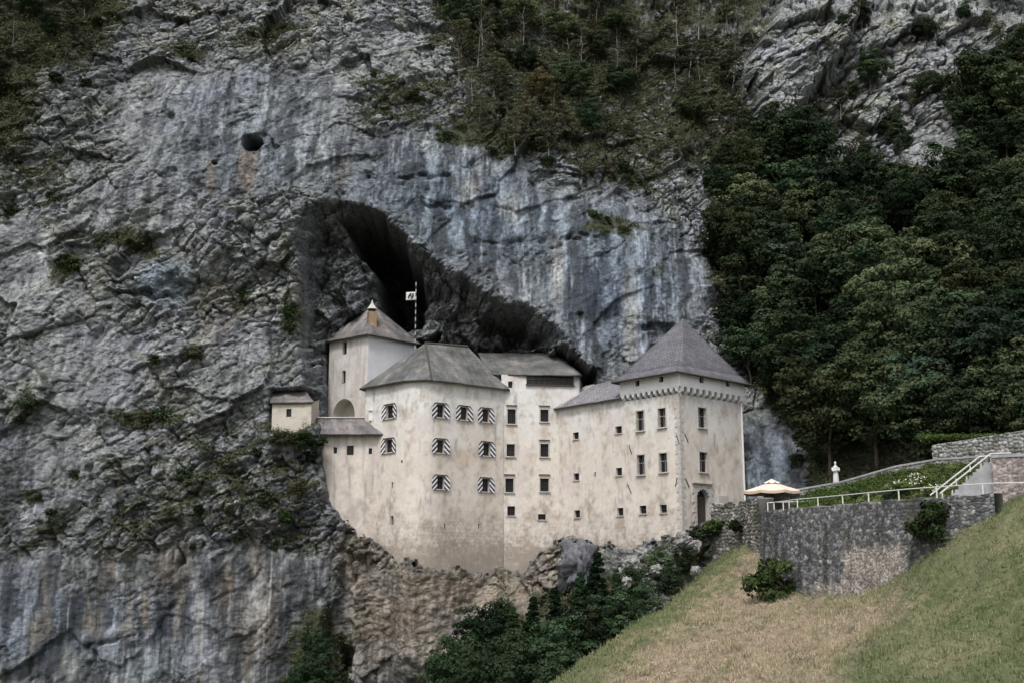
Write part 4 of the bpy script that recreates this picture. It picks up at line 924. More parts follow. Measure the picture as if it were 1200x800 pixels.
e0 = q(316.5, 472.5, hy + .4); e1 = q(368, 472.5, hy - .3); e0[2] = e1[2] = zz1 + .05; t0 = q(316, 457, hy + 3.6); t1_ = q(358, 458, hy + 3); t0[2] = t1_[2] = (t0[2] + t1_[2]) / 2
roof_mesh('roof', [e0, e1], [t0, t1_], 'boards', house, nu=12, nv=8, org=HO)

# flagpole and flag
fp = P(486.5, 402, 134.5); ft = P(488, 331, 134.5)
pole = empty('flagpole', tuple(fp), 'tall thin flagpole banded black and white in front of the dark cave', 'flagpole')
h = ft[2] - fp[2]; nb_ = 22
mw, mk = MB(), MB()
for k in range(nb_):
    z0, z1 = -2 + (h + 2) * k / nb_, -2 + (h + 2) * (k + 1) / nb_; (mw if k % 2 else mk).tube([(0, 0, z0), (0, 0, z1)], .065, 8)
mw.build('white_bands', M['pole_white'], pole); mk.build('black_bands', M['iron'], pole)
mb = MB(); nx_, nz_ = 14, 10; fw, fh = 1.1, .98; vs = []; cl = []
fl_loc = P(487.5, 347, 134.5)
gxx, gzz = np.meshgrid(np.linspace(0, -fw, nx_), np.linspace(-fh / 2, fh / 2, nz_)); wave = .08 * np.sin(gxx * 5) * (-gxx / fw)
fo = mesh_np('flag', np.stack([gxx - .07, wave, gzz + .04 * gxx], -1).reshape(-1, 3), gridfaces(nz_, nx_), M['marble'], loc=tuple(fl_loc)); tag(fo, 'small square white flag with a dark emblem hanging near the top of the pole', 'flag')
fo.modifiers.new('s', 'SOLIDIFY').thickness = .02
em = MB()
for pts, zz in (([(-.28, .34), (-.20, .10), (-.24, -.16), (-.38, -.36), (-.62, -.38), (-.46, -.20), (-.40, 0), (-.42, .22)], 0), ([(-.56, .36), (-.86, -.02), (-.92, -.34), (-.80, -.30), (-.68, -.04), (-.50, .22)], 0), ([(-.62, .06), (-.50, .12), (-.44, -.10), (-.58, -.16)], .0)):
    k = len(pts); em.add([(x - .05, -.10, z + .03) for x, z in pts] + [(x - .05, -.085, z + .03) for x, z in pts], [list(range(k)), list(range(2 * k - 1, k - 1, -1))] + [[i, (i + 1) % k, (i + 1) % k + k, i + k] for i in range(k)])
em.build('emblem', M['iron'], fo)

# ================================================================== RETAINING WALLS, TERRACE, RAILINGS
def stone_col(S_, Z_, seed, paint, cs=.34):
    f1, f2, dx, dy, cx, cy = worley(S_ / (cs * 1.35) + .15 * pn(S_ * 2, Z_ * 2, seed), Z_ / cs, seed)
    t = h2(cx, cy, seed + 3); joint = ss(.16, .04, f2 - f1)
    return t, joint, f2 - f1, (h2(cx, cy, seed + 9) - .5)
def rubble_wall(name, path, zb_f, zt_f, seed, paint, label, cat, thick=1.3, step=.09, cs=.25, coping=None, group=None, batter=0., rel=.06):
    Lw = path.L[-1]; S_ = np.linspace(0, Lw, int(Lw / step) + 2); nz = int(max(abs(zt_f(s) - zb_f(s)) for s in S_) / step) + 2
    zt = np.array([zt_f(s) for s in S_]); zb = np.array([zb_f(s) for s in S_]); v = np.linspace(0, 1, nz)[:, None]
    Z_ = zb[None] + (zt - zb)[None] * v; SS_ = np.repeat(S_[None], nz, 0)
    t, joint, edge, ht = stone_col(SS_, Z_, seed, paint, cs)
    xy = path.at(SS_); nn = path.nrm(SS_); d = (ht * .6 * rel + rel * ss(.0, .3, edge) + .2 * rel * fbm(SS_ * 3, Z_ * 3, 2, seed)) + (zt[None] - Z_) * batter
    d = d * np.ones_like(SS_); front = xy + nn * d[..., None]
    C = paint(SS_, Z_, t, joint, *proj(front[..., 0], front[..., 1], Z_))
    V = np.concatenate([front, Z_[..., None]], -1).reshape(-1, 3); f = gridfaces(nz, len(S_)); n0 = len(V)
    # top: irregular stones, and a back face
    tp = np.concatenate([path.at(S_) - path.nrm(S_) * thick, (zt + .03)[:, None]], -1); bt = np.concatenate([path.at(S_) - path.nrm(S_) * thick, zb[:, None]], -1)
    k = len(S_); V = np.vstack([V, tp, bt]); last = (nz - 1) * k
    ex = [[last + i, last + i + 1, n0 + i + 1, n0 + i] for i in range(k - 1)] + [[n0 + i, n0 + i + 1, n0 + k + i + 1, n0 + k + i] for i in range(k - 1)]
    ex += [[0, last, n0, n0 + k], [k - 1, last + k - 1, n0 + k - 1, n0 + 2 * k - 1]]
    C = np.vstack([C.reshape(-1, 3), np.tile([[.25, .245, .23]], (2 * k, 1))])
    org = np.r_[path.p[0], zb[0]]
    if coping:
        root = empty(name, tuple(org), label, cat, group); mesh_np('masonry', V - org, np.vstack([f, np.array(ex)]), M['rubble'], root, col=C)
        m_ = MB()
        for i in range(0, k - 1, 6):
            j = min(i + 6, k - 1); a = np.r_[path.at(S_[i]), zt[i]] - org; b = np.r_[path.at(S_[j]), zt[j]] - org; n_ = path.nrm((S_[i] + S_[j]) / 2)
            o1, o2 = n_ * .12, -n_ * (thick + .05); h_ = coping
            m_.add([(*(a[:2] + o1), a[2]), (*(b[:2] + o1), b[2]), (*(b[:2] + o2), b[2]), (*(a[:2] + o2), a[2]), (*(a[:2] + o1), a[2] + h_), (*(b[:2] + o1), b[2] + h_), (*(b[:2] + o2), b[2] + h_), (*(a[:2] + o2), a[2] + h_)], [[3, 2, 1, 0], [4, 5, 6, 7], [0, 1, 5, 4], [1, 2, 6, 5], [2, 3, 7, 6], [3, 0, 4, 7]])
        m_.build('coping', M['concrete'], root); return root
    o = mesh_np(name, V - org, np.vstack([f, np.array(ex)]), M['rubble'], col=C, loc=tuple(org)); return tag(o, label, cat, group)
def dark_masonry(S_, Z_, t, joint, px, py):
    C = np.zeros(S_.shape + (3,)) + np.array([.080, .082, .090]); C = mixc(C, (.24, .238, .24), ss(.25, 1, t)); C = mixc(C, (.38, .37, .36), ss(.96, .99, t))
    m = ss(0, 10, px - 985 + 10 * pn(S_, Z_, 3)) * ss(0, 10, 1065 - px) * ss(633, 648, py + 8 * pn(S_ * 1.5, Z_, 5)); m = np.maximum(m, ss(678, 690, py) * ss(945, 960, px) * .9)
    C = mixc(C, np.array([.36, .32, .29]) * (.6 + .7 * t)[..., None], m)
    C = mixc(C, (.028, .03, .025), ss(.02, .3, fbm(S_ * .9, Z_ * .14, 4, 401)) * .62 * (1 - m * .6))
    C = mixc(C, (.06, .072, .03), ss(.1, .5, fbm(S_ * .7, Z_ * .6, 4, 405)) * .5)
    return mixc(C, (.03, .03, .028), joint * .75)
def mossy_masonry(S_, Z_, t, joint, px, py):
    C = np.zeros(S_.shape + (3,)) + np.array([.13, .125, .115]); C = mixc(C, (.34, .32, .29), ss(.3, 1, t))
    C = mixc(C, (.055, .065, .03), ss(-.05, .35, fbm(S_ * .5, Z_ * .7, 4, 411)) * .75); return mixc(C, (.04, .04, .035), joint * .7)
def pink_masonry(S_, Z_, t, joint, px, py):
    C = np.zeros(S_.shape + (3,)) + np.array([.20, .175, .165]); C = mixc(C, (.42, .365, .345), t); C = mixc(C, (.08, .08, .07), ss(.1, .5, fbm(S_ * .8, Z_ * .4, 4, 421)) * .5); return mixc(C, (.07, .06, .055), joint * .7)
def grey_masonry(S_, Z_, t, joint, px, py):
    C = np.zeros(S_.shape + (3,)) + np.array([.17, .17, .165]); C = mixc(C, (.33, .33, .32), t); C = mixc(C, (.09, .10, .05), ss(.05, .4, fbm(S_ * .8, Z_ * .8, 4, 431)) * .6); return mixc(C, (.06, .06, .055), joint * .6)
bp = Path(wall_plan[2:]); zt_b = lambda s: 5.25 + .06 * math.sin(s * 2.1)
def zb_b(s):
    p_ = bp.at(s); return groundZ(p_[0], p_[1]) - 1.6
rubble_wall('retaining_wall', bp, zb_b, zt_b, 501, dark_masonry, 'massive dark rubble retaining wall with a pale patch, above the grass slope', 'wall', batter=.05)
lp = Path(wall_plan[:3])
rubble_wall('rubble_wall', lp, lambda s: min(groundZ(*lp.at(s)), 3) - 1.5, lambda s: 6.6 + .15 * math.sin(s * 3), 511, mossy_masonry, 'low mossy rubble wall between the tower door and the dark retaining wall', 'wall', rel=.15, cs=.34)
# terrace paving behind the walls
tp_pts = [np.r_[p_, 5.2] for p_ in wall_plan[2:]] + [P(1174, 600, 86.3) * [1, 1, 0] + [0, 0, 5.2], P(1290, 600, 82.7) * [1, 1, 0] + [0, 0, 5.2], np.array([62, 100, 5.2]), P(960, 560, 112) * [1, 1, 0] + [0, 0, 5.2], P(880, 560, 122) * [1, 1, 0] + [0, 0, 5.2]]
tag(mesh_np('path', np.array(tp_pts), [list(range(len(tp_pts)))], M['paving']), kind='structure')
# ramp wall with coping
rw = Path([P(895, 578, 114)[:2], P(930, 572, 111)[:2], P(985, 566, 107.5)[:2], P(1050, 546, 104)[:2], P(1100, 537, 101.5)[:2], P(1158, 533, 99)[:2]])
rwz = [zat(895, 580, 114), zat(930, 575, 111), zat(985, 565.5, 107.5), zat(1050, 547, 104), zat(1100, 538.5, 101.5), zat(1158, 535, 99)]
rubble_wall('ramp_wall', rw, lambda s: 4.6, lambda s: float(np.interp(s, rw.L, rwz)), 521, grey_masonry, 'grey coped wall of the ramp climbing from the parasol behind the flower bed', 'wall', thick=.5, coping=.16)
uw = Path([P(1093, 530, 103.5)[:2], P(1150, 520, 101)[:2], P(1260, 505, 96)[:2]])
rubble_wall('upper_wall', uw, lambda s: 8.5, lambda s: float(np.interp(s, uw.L, [zat(1093, 521, 103.5), zat(1150, 512, 101), zat(1260, 494, 96)])), 531, grey_masonry, 'upper rubble wall overgrown with grass at the foot of the woods', 'wall', rel=.15, cs=.32)
rp = Path([P(1165, 580, 86)[:2], P(1270, 580, 83)[:2]])
rubble_wall('stair_head_wall', rp, lambda s: 2.5, lambda s: zat(1165, 536, 86), 541, pink_masonry, 'pinkish rubble wall with a coping at the head of the steps, right edge', 'wall', coping=.2)
# planted bank between path and ramp wall
bk0 = [P(px, 577, Y) for px, Y in ((925, 104.5), (985, 101), (1050, 97), (1115, 93.5))]; 
rows = []
for i in range(40):
    t = i / 39; row = []
    a = Path([b[:2] for b in bk0]).at(t * Path([b[:2] for b in bk0]).L[-1]); s_ = .25 * rw.L[-1] + t * .73 * rw.L[-1]; b = rw.at(s_) + rw.nrm(s_) * .12; zb_ = float(np.interp(s_, rw.L, rwz)) - .45
    for j in range(14):
        u = j / 13; p_ = a + (b - a) * u; row.append((p_[0], p_[1], 5.22 + (zb_ - 5.22) * (u ** .8) + .12 * math.sin(i * 1.3) * math.sin(j * .9)))
    rows.append(row)
rows = np.array(rows); bank_c = np.zeros(rows.shape) + np.array([.10, .115, .045])
tag(mesh_np('grass_bank', rows.reshape(-1, 3), gridfaces(40, 14), M['grass_ground'], col=bank_c.reshape(-1, 3), smooth=True), kind='structure')

def railing(name, pts, label, post_every=None, posts=None, h=1.0, r=.036, mid=False):
    pts = [np.array(p_) for p_ in pts]; org = pts[0]
    root = empty(name, tuple(org), label, 'railing')
    MB().tube([tuple(p_ - org + [0, 0, h]) for p_ in pts], r, 8).build('handrail', M['rail'], root)
    if mid: MB().tube([tuple(p_ - org + [0, 0, h * .5]) for p_ in pts], r * .8, 8).build('lower_rail', M['rail'], root)
    pa = Path([p_[:2] for p_ in pts]); zz = [p_[2] for p_ in pts]
    for s in posts:
        s = s * pa.L[-1]; a = pa.at(s); z = float(np.interp(s, pa.L, zz)); MB().box((a[0] - org[0], a[1] - org[1], z - org[2] + h / 2 - .1), .08, .08, h + .18).build('post', M['rail'], root)
    return root
wt = [np.r_[bp.at(s) - bp.nrm(s) * .3, 5.27] for s in np.linspace(.3, bp.L[-1] - .1, 30)]
def on_wall(px, off_=.3):
    s, z = bp.hit(px, 590); return np.r_[bp.at(s) - bp.nrm(s) * off_, 5.27]
def fixz(p_, py, px): # height so that the top shows at py
    return p_
ra_pts = [on_wall(x) for x in (1168, 1140, 1118, 1090, 1056)]; ra_pts = [np.array([60., 76.5, 5.27]), np.array([40., 79.6, 5.27])] + ra_pts
h_r = zat(1100, 570, 84.7) - 5.27
railing('terrace_railing', ra_pts + [on_wall(x) for x in (1030, 1008, 985, 960, 930, 905, 899)], 'long white steel railing along the top of the dark retaining wall', posts=[.02, .17, .30, .405, .452, .53, .60, .665, .73, .79, .85, .90, .95, .985], h=h_r)
pr = [P(x, 602, Y) for x, Y in ((900, 107.5), (922, 106.5), (945, 105.5), (985, 103.5))]
for p_ in pr: p_[2] = 5.25
railing('path_railing', pr, 'short inner white railing along the path at the low end of the wall', posts=[0, .3, .6, 1], h=.95)
# steps with a concrete cheek and two sloping rails
sa_, sb_ = P(1112, 586, 88), P(1166, 586, 87); sa_[2] = 5.2; sb_[2] = 5.2; zt = zat(1166, 538, 87)
st = empty('steps', tuple(sa_), 'flight of concrete steps rising to the right behind the white railing', 'steps')
e = sb_ - sa_; n_ = 12
mb = MB()
for k in range(n_):
    a = e * (k / n_); b = e * ((k + 1) / n_); h_ = (zt - 5.2) * (k + 1) / n_ - .35; m_ = (a + b) / 2; mb.box((m_[0], m_[1] + 1.0, h_ / 2 + .1), np.linalg.norm(e) / n_, 1.8, h_ + .2, math.atan2(e[1], e[0]))
mb.build('treads', M['concrete'], st)
vs = [(0, 0, -.6), (e[0], e[1], -.6), (e[0], e[1], zt - 5.2 - .1), (0, 0, .1)]; vs2 = [(x, y + .3, z) for x, y, z in vs]
MB().add(vs + vs2, [[0, 1, 2, 3], [7, 6, 5, 4], [3, 2, 6, 7], [1, 5, 6, 2], [0, 3, 7, 4]]).build('cheek_wall', M['concrete'], st)
for dy in (0.1, 2.2):
    MB().tube([(-.6, dy - .05, .55), (e[0], e[1] + dy, zt - 5.2 + .45), (e[0] + 1.5, e[1] + dy, zt - 5.2 + .5)], .06, 8).build('handrail', M['marble'], st)
    for k in range(3): MB().box((e[0] * (k + .3) / 3, e[1] * (k + .3) / 3 + dy, (zt - 5.2) * (k + .3) / 3 + .25), .08, .08, .5).build('post', M['marble'], st)

# parasol
up = P(905, 580, 112); ux = empty('parasol', (up[0], up[1], 5.2), 'large square cream parasol with a peaked vent, open beside the castle tower', 'parasol')
zr = zat(905, 575, 112) - 5.2; zp = zat(905, 562, 112) - 5.2
def canopy(r, z0, z1, n=8, sc=10):
    V_ = []; m = n * sc
    for i in range(sc + 1):
        t = i / sc
        for j in range(n):
            for k in range(6):
                a = 2 * math.pi * (j + k / 6) / n + .2; pinch = 1 - .07 * math.sin(math.pi * k / 6) * t; rr = .05 + r * t * pinch
                V_.append((rr * math.cos(a), rr * math.sin(a), z1 + (z0 - z1) * t ** .9 - .10 * math.sin(math.pi * k / 6) * t))
    w_ = n * 6; return V_, [[i * w_ + j, i * w_ + (j + 1) % w_, (i + 1) * w_ + (j + 1) % w_, (i + 1) * w_ + j] for i in range(sc) for j in range(w_)], w_, sc
V_, f_, w_, sc_ = canopy(2.75, zr, zp - .12)
cn = MB().add(V_, f_).build('canopy', M['canvas'], ux)
rim = V_[-w_:]; MB().add(list(rim) + [(x * 1.004, y * 1.004, z - .26) for x, y, z in rim], [[j, (j + 1) % w_, w_ + (j + 1) % w_, w_ + j] for j in range(w_)]).build('valance', M['canvas_trim'], cn)
V2, f2_, _, _ = canopy(.75, zp - .25, zp + .12, sc=4); MB().add(V2, f2_).build('vent_cap', M['canvas'], cn)
MB().tube([(0, 0, 0), (0, 0, zp)], .045, 8).build('pole', M['dark_wood'], ux)
MB().lathe([(.5, 0), (.5, .08), (.12, .14), (.08, .4)], 16).build('base', M['concrete'], ux)
rb = MB()
for j in range(8): a = 2 * math.pi * j / 8 + .2; rb.tube([(0, 0, zp - .2), (2.68 * math.cos(a), 2.68 * math.sin(a), zr - .05)], .02, 5)
rb.build('ribs', M['dark_wood'], ux)

# robed statue on the ramp wall
sp_ = P(980, 566, 109.6); stt = empty('statue', tuple(sp_), 'weathered white stone statue of a robed figure above the ramp wall', 'statue')
hS = zat(980, 540, 109.6) - sp_[2]
prof = [(.34, 0), (.36, .1), (.33, .5), (.30, .9), (.27, 1.1), (.30, 1.3), (.33, 1.5), (.30, 1.62), (.14, 1.72), (.085, 1.78), (.10, 1.84), (.135, 1.92), (.14, 2.0), (.11, 2.08), (.03, 2.14)]
sc2 = hS / 2.14
MB().lathe([(r * .82 * sc2, z * sc2) for r, z in prof], 28, wob=lambda t, z: (1 + (.07 * math.sin(9 * t) if z < 1.2 * sc2 else 0)) * (1 - .22 * abs(math.sin(t)) if z < 1.7 * sc2 else 1)).build('robed_body', M['marble'], stt, smooth=True)
MB().tube([(-.3 * sc2, 0, 1.5 * sc2), (-.3 * sc2, -.12, 1.2 * sc2), (-.05, -.32 * sc2, 1.22 * sc2)], [.1, .085, .06], 8).tube([(.3 * sc2, 0, 1.5 * sc2), (.3 * sc2, -.12, 1.2 * sc2), (.05, -.32 * sc2, 1.32 * sc2)], [.1, .085, .06], 8).build('folded_arms', M['marble'], stt, smooth=True)
MB().box((0, 0, -.4), .9, .8, .8).build('plinth', M['concrete'], stt)

# ================================================================== VEGETATION
def leaves(pos, nrm, size, r, asp=.6):
    """one rhombus per leaf"""
    n = len(pos); nrm = nrm / np.linalg.norm(nrm, axis=1, keepdims=True)
    a = np.cross(nrm, r.normal(size=(n, 3))); a /= np.linalg.norm(a, axis=1, keepdims=True); b = np.cross(nrm, a)
    s = np.asarray(size).reshape(-1, 1); V = np.stack([pos - a * s, pos - b * s * asp + nrm * s * .12, pos + a * s, pos + b * s * asp + nrm * s * .12], 1).reshape(-1, 3)
    return V, np.arange(4 * n).reshape(n, 4)
def crown_mesh(name, seed, nc, nl, rad, hgt, zc, leaf, m, cr=.33, gap=.0, spread=1.0, conical=False):
    """crown of leaf clumps in an ellipsoid (or cone) volume; tone differs from clump to clump and leaf to leaf"""
    r = np.random.default_rng(seed); P_ = []; N_ = []; T_ = []
    for k in range(nc):
        if conical:
            h_ = r.random() ** 1.15; rr = rad * (1 - h_) * (.55 + .45 * r.random()); a = r.random() * 6.283; c = np.array([rr * math.cos(a), rr * math.sin(a), zc - hgt + 2 * hgt * h_ - .18 * rr]); cr_ = cr * rad * (1.15 - h_) * .8 + .12
            fl = np.array([1.3, 1.3, .55])
        else:
            d = r.normal(size=3); d /= np.linalg.norm(d); q_ = (.25 + .75 * r.random() ** .5) * (1 + .18 * math.sin(3 * math.atan2(d[1], d[0]) + seed)); c = d * q_ * np.array([rad, rad, hgt]) * spread + np.array([0, 0, zc]); cr_ = rad * cr * (.55 + .8 * r.random()); fl = np.array([1.1, 1.1, .72])
        n = int(nl * (.6 + .8 * r.random())); d = r.normal(size=(n, 3)); d /= np.linalg.norm(d, axis=1, keepdims=True); d[:, 2] = np.where(r.random(n) < .6, np.abs(d[:, 2]), d[:, 2])
        P_.append(c + d * fl * cr_ * (.55 + .5 * r.random((n, 1)) ** .5)); N_.append(d + r.normal(size=(n, 3)) * .45 + np.array([0, 0, .35]))
        T_.append((.72 + .6 * r.random()) * (.8 + .4 * r.random(n)))
    Pn = np.vstack(P_); V, Fc = leaves(Pn, np.vstack(N_), leaf * (.6 + .8 * r.random(len(Pn))), r); T = np.repeat(np.concatenate(T_), 4)
    hue = np.stack([T * (1 + .15 * (T - 1)), T, T * .95], -1)
    o = mesh_np(name, V, Fc, m, col=hue, attr='tone'); me = o.data; bpy.data.objects.remove(o); return me
def trunk_mesh(name, seed, h, r0, m, nb=7, rad=2., lean=.08):
    r = random.Random(seed); mb = MB(); pts = []; n = 7
    for i in range(n):
        t = i / (n - 1); pts.append((lean * h * t * math.sin(seed) + r.uniform(-.03, .03) * h * t, lean * h * t * math.cos(seed * 2) + r.uniform(-.03, .03) * h * t, h * t - .5))
    mb.tube(pts, [r0 * (1 - .8 * i / (n - 1)) for i in range(n)], 7)
    for b in range(nb):
        k = r.randint(2, n - 2); p_ = Vector(pts[k]); a = r.random() * 6.28; L = rad * r.uniform(.5, .9); e_ = p_ + Vector((math.cos(a) * L, math.sin(a) * L, L * r.uniform(.4, .9))); md = p_.lerp(e_, .5) + Vector((0, 0, -.1 * L))
        mb.tube([p_, md, e_], [r0 * .4, r0 * .25, r0 * .08], 5)
    o = mb.build(name, m); me = o.data; bpy.data.objects.remove(o); return me
def variants(kind):
    out = []
    if kind in ('broad', 'teal', 'mid', 'rust'):
        mm = {'broad': 'leaf_dark', 'teal': 'leaf_teal', 'mid': 'leaf_mid', 'rust': 'leaf_rust'}[kind]
        for s in range({'broad': 5, 'teal': 2, 'mid': 4, 'rust': 1}[kind]):
            sd = hash(kind) % 7 + s * 13 + len(kind); sd = s * 13 + len(kind) * 7 + ord(kind[0])
            out.append((crown_mesh('crown', sd, [70, 95, 54, 82, 64][s], 125, [2.9, 3.3, 2.4, 3.0, 2.7][s], [3.3, 2.7, 3.9, 3.0, 3.5][s], 5.6, .145, M[mm], [.26, .22, .30, .25, .28][s]), trunk_mesh('trunk', sd, 7.0, .17, M['bark'], rad=2.4)))
    elif kind == 'scrub':
        for s in range(4): out.append((crown_mesh('crown', 200 + s, 46, 60, 2.1, 3.0, 4.6, .13, M['leaf_scrub'], .25), trunk_mesh('trunk', 200 + s, 7.2, .10, M['pale_bark'], nb=10, rad=2.0)))
    elif kind == 'bare':
        for s in range(3): out.append((crown_mesh('crown', 300 + s, 26, 34, 2.0, 3.2, 6.4, .12, M['leaf_scrub'], .22), trunk_mesh('trunk', 300 + s, 10.5, .13, M['pale_bark'], nb=14, rad=1.7, lean=.03)))
    elif kind == 'fir':
        for s in range(3): out.append((crown_mesh('crown', 400 + s, 120, 80, 2.3, 4.6, 5.0, .16, M['leaf_fir'], .22, conical=True), trunk_mesh('trunk', 400 + s, 9.0, .18, M['bark'], nb=3, rad=1, lean=.01)))
    return out
VAR = {k: variants(k) for k in ('broad', 'teal', 'mid', 'rust', 'scrub', 'bare', 'fir')}
def plant_tree(loc, kind, scale, label, group, vz=1.0, name='tree'):
    cm, tm = random.choice(VAR[kind]); root = empty(name, tuple(loc), label, 'tree', group); root.rotation_euler = (0, 0, random.random() * 6.28); root.scale = (scale, scale, scale * vz)
    link(bpy.data.objects.new('trunk', tm), root); link(bpy.data.objects.new('crown', cm), root); return root
def inpoly(poly, x, y): return float(sdf(poly, np.array(float(x)), np.array(float(y)))) > 0
def scatter(poly, n, mind, seed, avoid=None):
    r = random.Random(seed); out = []; P0 = np.array(poly); lo, hi = P0.min(0), P0.max(0); tries = 0
    while len(out) < n and tries < n * 60:
        tries += 1; x, y = r.uniform(lo[0], hi[0]), r.uniform(lo[1], hi[1])
        if not inpoly(poly, x, y) or any((x - a) ** 2 + (y - b) ** 2 < mind ** 2 for a, b in out): continue
        if avoid and any(inpoly(av, x, y) for av in avoid): continue
        out.append((x, y))
    return out
crags = [[(868, 85), (905, 20), (950, -60), (1145, -60), (1155, 90), (1115, 200), (1060, 195), (990, 150), (905, 175)]]
rz = random.Random(5)
# dense wood on the right-hand slope
wood = [(840, 200), (900, 185), (1000, 215), (1070, 225), (1130, 215), (1140, 110), (1190, 66), (1260, 50), (1260, 500), (1150, 530), (1080, 545), (985, 560), (955, 520), (905, 465), (870, 420), (850, 330)]
LBL = {'broad': 'dark green broadleaf tree in the dense wood on the slope right of the castle', 'mid': 'olive green broadleaf tree among darker ones in the wood right of the castle',
       'teal': 'bluish green broadleaf tree among the dense wood right of the castle', 'rust': 'rusty autumn tree at the upper right of the dense wood'}
for (x, y) in sorted(scatter(wood, 125, 19, 3), key=lambda p_: -p_[1]):
    k = rz.choices(['broad', 'mid', 'teal'], [.52, .41, .07])[0]
    if x > 1110 and y < 190: k = rz.choice(['mid', 'rust', 'broad'])
    plant_tree(rock_at(x, y + 22) + Vector((0, -.4, -1.0)), k, rz.uniform(.65, 1.55), LBL[k], 'trees of the dense wood on the right slope')
# open scrub wood above the cave and towards the crag
up_ = [(500, -40), (885, -40), (865, 60), (860, 110), (900, 185), (1000, 210), (960, 250), (850, 240), (790, 170), (720, 165), (650, 175), (590, 160), (540, 110)]
strip = [(742, 80), (775, 66), (800, 125), (870, 235), (815, 240), (755, 195), (738, 130)]
for (x, y) in scatter(up_, 105, 15.5, 8, [strip, [(880, 90), (905, 20), (950, -60), (1000, -60), (960, 120), (905, 165)]]):
    k = rz.choices(['scrub', 'bare', 'mid', 'rust', 'broad'], [.56, .22, .11, .05, .06])[0]
    lb = {'scrub': 'thin olive scrub tree on the rocky slope above the cave', 'bare': 'tall thin-stemmed sparse tree on the slope above the cave', 'mid': 'bushy green tree on the slope above the cave', 'rust': 'rusty brown autumn tree on the slope above the cave', 'broad': 'dark leafy tree on the slope above the cave'}[k]
    plant_tree(rock_at(x, y + 14) + Vector((0, -.2, -.5)), k, rz.uniform(.45, .95), lb, 'scrub trees above the cave')
for (x, y) in scatter([(-60, -60), (140, -60), (130, 30), (70, 70), (30, 130), (-60, 150)], 26, 18, 9):
    plant_tree(rock_at(x, y + 10) + Vector((0, -.2, -.4)), rz.choice(['scrub', 'scrub', 'bare', 'broad']), rz.uniform(.4, .7), 'grey-green scrub tree on the cliff at the upper left corner', 'scrub trees at the upper left')
for (x, y) in scatter([(1150, -40), (1260, -40), (1260, 10), (1185, 15), (1160, 60)], 9, 16, 12):
    plant_tree(rock_at(x, y + 8) + Vector((0, -.2, -.4)), rz.choice(['scrub', 'bare', 'mid']), rz.uniform(.5, .8), 'sparse scrub tree in the top right corner beyond the crag', 'scrub trees in the top right corner')
for (x, y) in [(1070, 125), (985, 88), (1085, 50), (1005, 150), (1040, 165), (1120, 110), (960, 135), (940, 175), (1010, 30), (1015, 185), (1030, 200), (1000, 200), (975, 160), (1055, 180), (955, 160), (1020, 100), (972, 62), (990, 45), (965, 100), (950, 122), (1000, 115), (985, 130), (930, 170), (915, 180), (1040, 140), (1010, 165), (1090, 120), (1130, 20), (1005, 8)]:
    plant_tree(rock_at(x, y + 6) + Vector((0, -.1, -.3)), rz.choice(['scrub', 'broad']), rz.uniform(.35, .8), 'scrub tree clinging to the pale crag at the upper right', 'scrub trees on the pale crag')
# dark firs and bushes in the gorge, below the castle
gorge = [(700, 648, 108, 'fir', 1.15), (722, 668, 106, 'fir', .95), (680, 672, 110, 'fir', 1.2), (650, 690, 108, 'fir', 1.2), (625, 700, 110, 'fir', 1.1), (600, 712, 106, 'fir', 1.1), (575, 705, 108, 'broad', .9), (560, 722, 107, 'fir', 1.0), (540, 745, 105, 'broad', .9), (528, 765, 108, 'broad', .8), (590, 742, 101, 'broad', 1.0), (630, 735, 102, 'fir', 1.1), (660, 722, 102, 'broad', 1.0), (690, 705, 103, 'broad', .9), (720, 695, 104, 'broad', .8), (615, 770, 97, 'broad', 1.0), (560, 780, 98, 'broad', 1.0), (655, 755, 96, 'broad', .8), (745, 665, 109, 'broad', .55), (770, 642, 112, 'mid', .5), (785, 660, 109, 'broad', .5), (755, 690, 104, 'broad', .55), (800, 640, 112, 'broad', .45)]
for (x, y, Y, k, s) in gorge:
    tp = P(x, y, Y); hh = {'fir': 9.6, 'broad': 8.6, 'mid': 8.6}[k] * s
    lb = {'fir': 'dark pointed conifer rising from the gorge below the castle', 'broad': 'dark leafy tree rising from the gorge below the castle', 'mid': 'lighter green bush at the foot of the castle tower'}[k]
    plant_tree((tp[0], tp[1], tp[2] - hh), k, s, lb, None if k == 'mid' else 'trees in the gorge below the castle')
for (x, y, Y, s) in [(372, 745, 121, .6), (365, 775, 119, .7), (395, 790, 118, .6), (350, 790, 119, .5)]:
    tp = P(x, y, Y); plant_tree((tp[0], tp[1], tp[2] - 7.5 * s), 'broad', s, 'dark shrubby tree in the cleft at the foot of the left cliff', 'shrubs in the foot of the cleft')

def boulder(px, py, Y, sx, sy, sz, seed, label, group=None, col=(.30, .295, .285)):
    import bmesh
    bm = bmesh.new(); bmesh.ops.create_icosphere(bm, subdivisions=5, radius=1); co_ = np.array([v.co[:] for v in bm.verts]); fs = np.array([[v.index for v in f.verts] for f in bm.faces]); bm.free()
    d = facets(co_[:, 0] + co_[:, 1] * .7, co_[:, 2] + co_[:, 1] * .4, .6, seed)[0] * 1.0 + facets(co_[:, 0] + co_[:, 1], co_[:, 2], .25, seed + 4)[0] * .7 + fbm(co_[:, 0] * 2 + seed, co_[:, 2] * 2 + co_[:, 1], 4, seed) * .22
    V_ = co_ * (1 + d)[:, None] * np.array([sx, sy, sz]); c = np.array(col) * (1 + 1.0 * fbm(co_[:, 0] * 3, co_[:, 2] * 3 + co_[:, 1] * 2, 4, seed + 1))[:, None]
    return tag(mesh_np('boulder', V_, fs, M['rubble'], col=np.clip(c, .03, .6), loc=tuple(P(px, py, Y))), label, 'rock', group)
